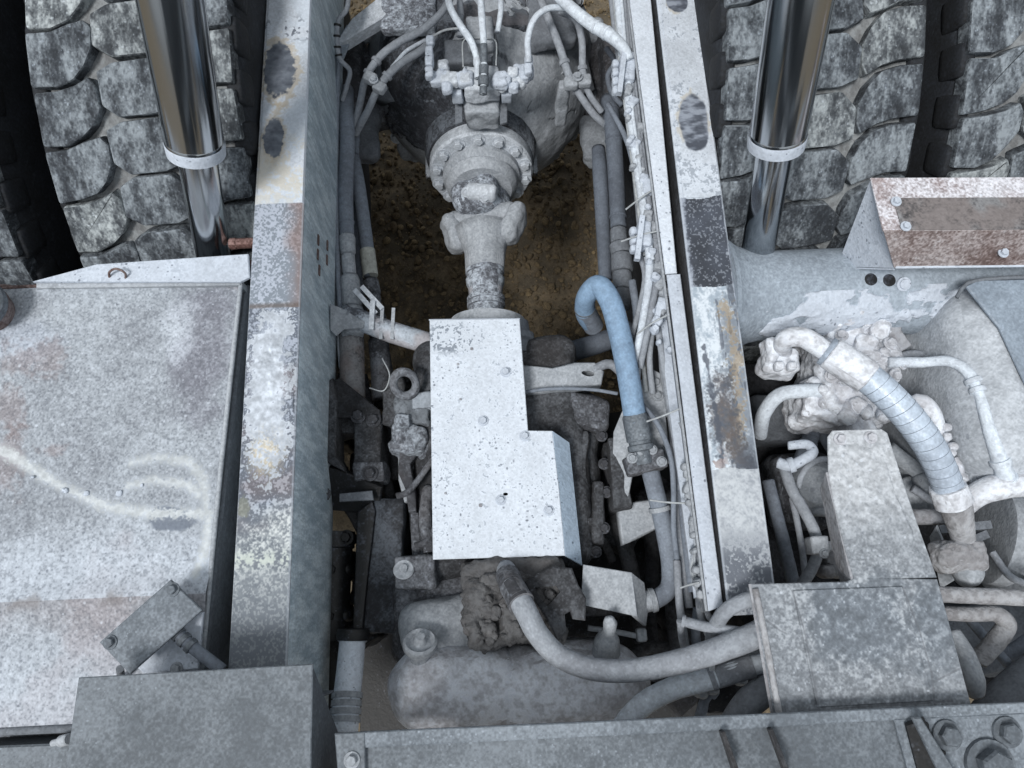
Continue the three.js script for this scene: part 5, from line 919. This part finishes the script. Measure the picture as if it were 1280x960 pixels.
{
  const t = thing('large_wrapped_hose', 'big silver spiral wrapped hose with a white bent end across the engine side', 'hose');
  const g = hose([[990, 447, 1.66], [978, 436, 1.70], [984, 423, 1.745], [1004, 422, 1.765], [1028, 436, 1.765], [1045, 446, 1.765]], [16, 22, 25, 26, 25, 25], { amp: .04, nr: 22 }); part(t, 'gooseneck', g.geo, m.crustWhite, 'white mud covered bent steel end');
  part(t, 'flange_block', lump(982, 448, 1.70, 46, 34, .09, { r: .02, amp: .010, freq: 20, seg: 20, rot: 6 }), m.crustWhite);
  part(t, 'flange_ear', lump(967, 434, 1.71, 16, 32, .06, { r: .014, amp: .006, freq: 24 }), m.crustWhite);
  for (const [x, y] of [[976, 456], [992, 456]]) part(t, 'bolt', lump(x, y, 1.725, 12, 11, .03, { r: .008, amp: .002, seg: 6 }), m.crustWhite);
  const h = hose([[1032, 438, 1.765], [1058, 454, 1.77], [1092, 478, 1.775], [1130, 515, 1.775], [1160, 555, 1.76], [1180, 595, 1.73], [1192, 630, 1.70]], [38, 38, 38, 38, 38, 37, 36], { nr: 32 });
  const b = part(t, 'hose_body', h.geo, m.wrap);
  for (let i = 0; i < 12; i++) part(b, 'wrap_seam', (() => { const tt = .29 + i * .052, p = h.curve.getPointAt(tt), d = h.curve.getTangentAt(tt), r = h.r(tt); const q = new THREE.TorusGeometry(r * .998, .0008, 5, 36); q.rotateX(.16); q.applyQuaternion(new THREE.Quaternion().setFromUnitVectors(V(0, 0, 1), d)); q.translate(p.x, p.y, p.z); return q; })(), m.hoseGrey);
  part(t, 'end_sleeve', roughen(cuff(h, .02, .24, 1.12, [[0, .9], [.05, 1], [.95, 1], [1, .98]], 36), .0025, 26), m.crustWhite);
  part(t, 'end_sleeve', roughen(cuff(h, .90, 1.0, 1.22, [[0, .95], [.05, 1], [.95, 1.03], [1, .98]], 36), .004, 26), m.crustWhite);
  const n = hose([[1192, 622, 1.70], [1199, 650, 1.67], [1207, 685, 1.60]], [40, 34, 24], { amp: .04 }); part(t, 'end_neck', n.geo, m.crust);
  part(t, 'flange_nut', lump(1213, 694, 1.665, 60, 42, .10, { r: .03, amp: .012, freq: 20, seg: 24, rot: 8 }), m.crust);
  part(t, 'end_cap', lump(1221, 716, 1.65, 34, 32, .07, { r: .034, amp: .005, freq: 20, seg: 16 }), m.dust);
}
{
  const t = thing('air_tank', 'large rounded pale tank at the right edge below the rusty cover', 'tank');
  const c = P(1300, 470, 1.50), g = roundBox(.68, .62, .50, .10, 30); const p = g.attributes.position;
  for (let i = 0; i < p.count; i++) { const y = p.getY(i), f = 1 + .16 * (0.31 - y) / .62; p.setX(i, p.getX(i) * f); p.setZ(i, p.getZ(i) * (1 + .1 * (0.31 - y) / .62)); } g.rotateY(-.05);
  g.translate(P(1230, 420, 1.72).x + .29, 1.42, P(1230, 455, 1.72).z + .04); part(t, 'tank_body', roughen(g, .006, 8), m.tank);
  part(t, 'tank_lid', plate([[1208, 357], [1222, 350], [1560, 342], [1560, 600], [1340, 585], [1292, 500], [1250, 410]], 1.742, .010, .004), m.dustSheen, 'smoother blue grey top of the tank');
  part(t, 'lid_line', sweep(spline(PL([[1196, 372, 1.735], [1206, 356, 1.74], [1225, 350, 1.74], [1540, 342, 1.74]])), () => .005, 30, 8), m.dustDark);
}
{
  const t = thing('rusty_cover', 'reddish folded steel cover in front of the right outer tyre', 'cover');
  const T0 = [1088, 222, 1.88], T1 = [1600, 220, 1.88], M0 = [1104, 288, 1.90], M1 = [1600, 285.5, 1.90], B0 = [1118, 335.5, 1.80], B1 = [1600, 329, 1.80];
  part(t, 'upper_sheet', prism(PL([T0, T1, M1, M0]), .005, .001), m.rustPale); part(t, 'lower_sheet', prism(PL([M0, M1, B1, B0]), .005, .001), m.rust);
  part(t, 'panel', prism(PL([[1116, 247, 1.8915], [1560, 245, 1.8915], [1560, 284.5, 1.9035], [1128, 287, 1.9035]]), .003, .001), m.patchBrown, 'darker inset panel');
  part(t, 'side_sheet', join(prism([P(1088.5, 222.5, 1.876), P(1118.5, 335.3, 1.797), P(1046, 333, 1.60)], .004, .001), prism([P(1118.5, 335.5, 1.796), P(1113, 336, 1.60), P(1046, 333.5, 1.599)], .004, .001)), m.pale);
  part(t, 'edge_roll', sweep(spline(PL([[1119, 334, 1.80], [1200, 333, 1.80], [1600, 328, 1.80]])), () => .004, 20, 8), m.pale);
  for (const [x, y, h] of [[1120, 252, 1.895], [1132, 283, 1.905], [1254, 316, 1.845]]) boltPx(t, x, y, h, 9, m.pale);
}
const EH = (l, px, w, mat = m.crustWhite, o = {}) => hoseThing(l, px, w, mat, { amp: .06, freq: 34, name: 'engine_pipe', cat: 'pipe', nr: 18, ...o });
EH('grey hose stub running left from the valve to the rail', [[950, 545, 1.42], [956, 515, 1.50], [974, 494, 1.54], [1000, 489, 1.56], [1040, 488, 1.56]], [17, 18, 18, 18, 18], m.hoseLight, { amp: .02 });
EH('upper dusty pipe from the valve bending down in front of the tank', [[1110, 453, 1.60], [1150, 453, 1.62], [1188, 452, 1.66], [1208, 464, 1.68], [1224, 492, 1.69], [1233, 525, 1.70], [1246, 565, 1.70], [1256, 592, 1.68], [1262, 606, 1.66]], [13, 13, 13, 14, 14, 14, 18, 22, 20], m.hoseLight, { bands: [[.44, 1.5, .012], [.49, 1.5, .012], [.86, 1.25, .016], [.96, 1.25, .016]] });
EH('middle dusty pipe with two bends beside the tank', [[1174, 455, 1.52], [1178, 490, 1.54], [1192, 530, 1.55], [1205, 552, 1.56], [1212, 562, 1.57], [1235, 572, 1.58], [1256, 586, 1.60]], 12, m.hose, { bands: [[.04, 1.35, .01], [.60, 1.35, .012], [.66, 1.35, .012]] });
EH('thin dark pipe behind the two pipes by the tank', [[1150, 462, 1.40], [1165, 500, 1.42], [1178, 545, 1.42]], 9, m.hoseGrey);
EH('upper short pipe running behind the valve bracket', [[1118, 448, 1.55], [1140, 443, 1.55], [1165, 446, 1.55]], 11, m.hose);
EH('level pipe behind the wrapped hose toward the right edge', [[1200, 590, 1.46], [1240, 582, 1.46], [1300, 556, 1.46]], 13, m.hose);
{
  const t = thing('bent_elbow', 'white elbow with lumpy bolts behind the wrapped hose', 'elbow');
  const h = hose([[1136, 512, 1.62], [1150, 503, 1.64], [1164, 516, 1.64], [1172, 540, 1.62], [1178, 570, 1.60]], [22, 23, 22, 20, 20], { amp: .04 }); part(t, 'elbow_body', h.geo, m.crustWhite);
  for (const [x, y] of [[1172, 540], [1186, 533], [1187, 545], [1184, 560], [1195, 557], [1193, 566], [1182, 567]]) part(t, 'bolt', lump(x, y, 1.65, 12, 11, .03, { r: .01, amp: .003, freq: 40, seg: 7 }), m.crustWhite);
  const s = hose([[1192, 572, 1.63], [1198, 585, 1.63], [1200, 600, 1.60], [1208, 596, 1.62]], [10, 12, 12, 10], { amp: .06 }); part(t, 'side_tap', s.geo, m.crustWhite);
  const d = P(1212, 598, 1.60); part(t, 'tap_disc', turned(d, d.clone().add(V(.01, .02, .005)), [[0, .02], [.6, .022], [.7, .012], [1, .01]], 18), m.dust);
}
EH('thick white capped pipe at the right edge', [[1200, 640, 1.60], [1222, 618, 1.64], [1250, 608, 1.66], [1330, 602, 1.66]], [22, 30, 33, 33], m.crustWhite, { amp: .03, nr: 26 });
EH('short level pipe between the guard arm and the wrapped hose end', [[1120, 645, 1.50], [1150, 646, 1.50], [1195, 646, 1.50]], 20, m.crustMid);
EH('upper crusted level pipe beside the lower guard plate', [[1160, 742, 1.66], [1200, 744, 1.66], [1250, 746, 1.66], [1330, 750, 1.66]], 20, m.crust);
EH('lower crusted bracket bar that bends back under the level pipe', [[1170, 766, 1.58], [1215, 768, 1.58], [1246, 768, 1.58], [1258, 780, 1.57], [1246, 800, 1.55], [1222, 826, 1.52]], [18, 18, 20, 22, 24, 22], m.crust);
EH('capsule shaped pipe end beside the guard plate corner', [[1190, 790, 1.60], [1206, 820, 1.62], [1216, 850, 1.62], [1219, 866, 1.60]], [20, 26, 28, 22], m.dust, { amp: .02 });
EH('dark diagonal pipe in the lower right gap', [[1225, 905, 1.46], [1260, 865, 1.48], [1330, 810, 1.48]], 40, m.dustDark, { amp: .02 });
EH('dark bent hose in the lower right gap', [[1240, 800, 1.40], [1256, 818, 1.40], [1290, 800, 1.42], [1330, 775, 1.42]], 20, m.hoseGrey, { amp: .02 });
EH('pale hose down the rail through the clip beside the guard arm', [[978, 576, 1.56], [984, 596, 1.57], [990, 612, 1.57], [1006, 640, 1.58], [1018, 664, 1.58], [1023, 684, 1.58], [1016, 708, 1.56], [1000, 735, 1.54]], 14, m.hose, { amp: .04 });
EH('thin pale hose behind the clipped hose', [[990, 622, 1.52], [996, 650, 1.52], [1003, 690, 1.52], [1008, 735, 1.52]], 8, m.hose, { amp: .03 });
EH('pinkish bent hose end above the clipped hose', [[972, 578, 1.57], [985, 582, 1.58], [1005, 574, 1.59], [1016, 565, 1.59], [1010, 556, 1.58], [985, 557, 1.56]], [14, 14, 13, 13, 12, 11], m.pale, { amp: .05, bands: [[.2, 1.4, .014]] });
EH('thin arched hose meeting the left edge of the guard arm', [[1040, 574, 1.55], [1020, 576, 1.56], [1004, 590, 1.56], [997, 610, 1.54]], 8, m.hose);
{
  const t = thing('hose_clip', 'pale square hose clip beside the guard arm', 'clip');
  part(t, 'clip_body', lump(1026, 681, 1.62, 22, 22, .05, { r: .004, amp: .003, seg: 8 }), m.dust); part(t, 'clip_tab', lump(1045, 682, 1.60, 26, 12, .03, { r: .004, amp: .003, seg: 8 }), m.dust); boltPx(t, 1030, 692, 1.622, 8, m.dust);
  for (const [x, y] of [[1042, 698], [1050, 712], [1038, 714]]) part(t, 'mud_lump', lump(x, y, 1.54, 24, 20, .06, { r: .025, amp: .006, seg: 10 }), m.crust);
}
{
  const t = thing('engine_block', 'dust covered engine castings deep in the right gap', 'engine');
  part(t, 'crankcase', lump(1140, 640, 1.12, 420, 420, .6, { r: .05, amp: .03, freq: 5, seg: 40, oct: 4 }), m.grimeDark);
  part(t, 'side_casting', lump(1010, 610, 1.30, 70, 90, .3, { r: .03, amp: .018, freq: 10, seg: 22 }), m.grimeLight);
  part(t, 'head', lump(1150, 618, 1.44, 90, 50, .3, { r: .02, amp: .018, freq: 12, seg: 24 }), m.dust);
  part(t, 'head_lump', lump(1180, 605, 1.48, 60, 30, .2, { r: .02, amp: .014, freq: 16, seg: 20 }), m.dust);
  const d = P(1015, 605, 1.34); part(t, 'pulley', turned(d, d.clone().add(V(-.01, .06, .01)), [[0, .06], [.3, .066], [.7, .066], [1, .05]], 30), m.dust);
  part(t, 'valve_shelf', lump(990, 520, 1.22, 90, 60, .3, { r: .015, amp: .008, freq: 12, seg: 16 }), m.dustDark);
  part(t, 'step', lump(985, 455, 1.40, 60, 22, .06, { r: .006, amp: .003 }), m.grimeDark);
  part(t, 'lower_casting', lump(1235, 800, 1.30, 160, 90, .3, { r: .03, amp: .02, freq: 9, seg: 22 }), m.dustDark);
}
bundle('engine_lines', 'thin dusty lines crossing the gaps between valve, tank and wrapped hose', 'lines', [
  [[[1128, 490, 1.40], [1140, 535, 1.40], [1150, 590, 1.38]], 9, m.hose], [[[1215, 515, 1.45], [1222, 560, 1.45], [1232, 610, 1.48]], 8, m.hose], [[[1160, 465, 1.44], [1172, 520, 1.46], [1190, 560, 1.48], [1230, 588, 1.48]], 8, m.hose], [[[1290, 535, 1.70], [1262, 560, 1.68], [1236, 580, 1.60], [1204, 612, 1.5]], 5, m.hoseLight],
  [[[960, 600, 1.40], [975, 660, 1.40], [992, 730, 1.38]], 16, m.hoseGrey], [[[1012, 640, 1.36], [1030, 640, 1.38], [1060, 650, 1.38]], 12, m.dust], [[[1140, 610, 1.50], [1165, 625, 1.50], [1200, 628, 1.50]], 10, m.hose], [[[1240, 690, 1.5], [1262, 720, 1.52], [1300, 735, 1.5]], 9, m.hose], [[[1200, 760, 1.46], [1225, 790, 1.46], [1260, 830, 1.44]], 12, m.hoseGrey]]);
EH('ribbed dark hose below the valve in the right gap', [[995, 590, 1.36], [1008, 560, 1.38], [1020, 525, 1.40], [1026, 495, 1.42]], 20, m.hoseGrey, { amp: .01, bands: [[.4, 1.12, .008], [.48, 1.12, .008], [.56, 1.12, .008], [.64, 1.12, .008]] });
EH('curved dark hose beside the ribbed hose', [[1022, 510, 1.34], [1028, 540, 1.34], [1042, 565, 1.34]], 15, m.hoseGrey, { amp: .01 });
EH('diagonal dusty pipe behind the wrapped hose bend', [[1110, 560, 1.46], [1135, 580, 1.46], [1165, 600, 1.44]], 20, m.dust, { amp: .04 });
{
  const t = thing('pump_bracket', 'folded grey bracket beside the lower end of the wrapped hose', 'bracket');
  part(t, 'front_plate', prism([P(1160, 672, 1.52), P(1172, 656, 1.54), P(1182, 690, 1.54), P(1192, 726, 1.52), P(1176, 736, 1.48)], .01, .002), m.dust);
  part(t, 'cross_rib', bar(P(1172, 662, 1.52), P(1236, 656, 1.50), .02, .02), m.dustDark); part(t, 'back_rib', bar(P(1178, 690, 1.48), P(1230, 668, 1.46), .02, .03), m.dustDark);
}
{
  const t = thing('filter_housing', 'grey cylinder housing with a raised rim at the right edge', 'filter housing');
  part(t, 'housing', turned(P(1236, 668, 1.40), P(1340, 690, 1.42), [[0, .11], [.02, .13], [1, .13]], 40), m.dust);
  part(t, 'rim', turned(P(1262, 672, 1.41), P(1272, 675, 1.41), [[0, .15], [.2, .158], [.8, .158], [1, .15]], 40), m.dust);
}

// ---------- front deck over the engine, behind the camera ----------
{
  const t = thing('front_deck', 'grey steel deck and cab wall over the engine', 'deck');
  part(t, 'deck_floor', prism([V(-1.9, 2.25, 1.7), V(1.9, 2.25, 1.7), V(1.9, 2.25, 3), V(-1.9, 2.25, 3)], .10, .004), m.zinc);
  part(t, 'deck_skirt', prism([V(-1.9, 2.14, 1.72), V(1.9, 2.14, 1.72), V(1.9, 1.50, 1.8), V(-1.9, 1.50, 1.8)], .02, .003), m.zincDark);
  part(t, 'cab_wall', prism([V(-1.75, 2.26, 2.5), V(.4, 2.26, 2.5), V(.4, 4.3, 2.56), V(-1.75, 4.3, 2.56)], .12, .01), m.dustDark);
  for (const x of [-1.8, -.9, 0, .9, 1.8]) part(t, 'rail_post', turned(V(x, 2.25, 1.8), V(x, 3.2, 1.8), [[0, .02], [1, .02]], 12), m.dustDark);
}

// ---------- bases at the things, shadows, picture ----------
for (const t of things) {
  const b = new THREE.Box3().setFromObject(t), c = V((b.min.x + b.max.x) / 2, b.min.y, (b.min.z + b.max.z) / 2);
  t.position.copy(c); for (const k of t.children) k.position.sub(c);
}
scene.traverse((o) => { if (o.isMesh) { o.castShadow = true; o.receiveShadow = true; } });
renderer.render(scene, camera);
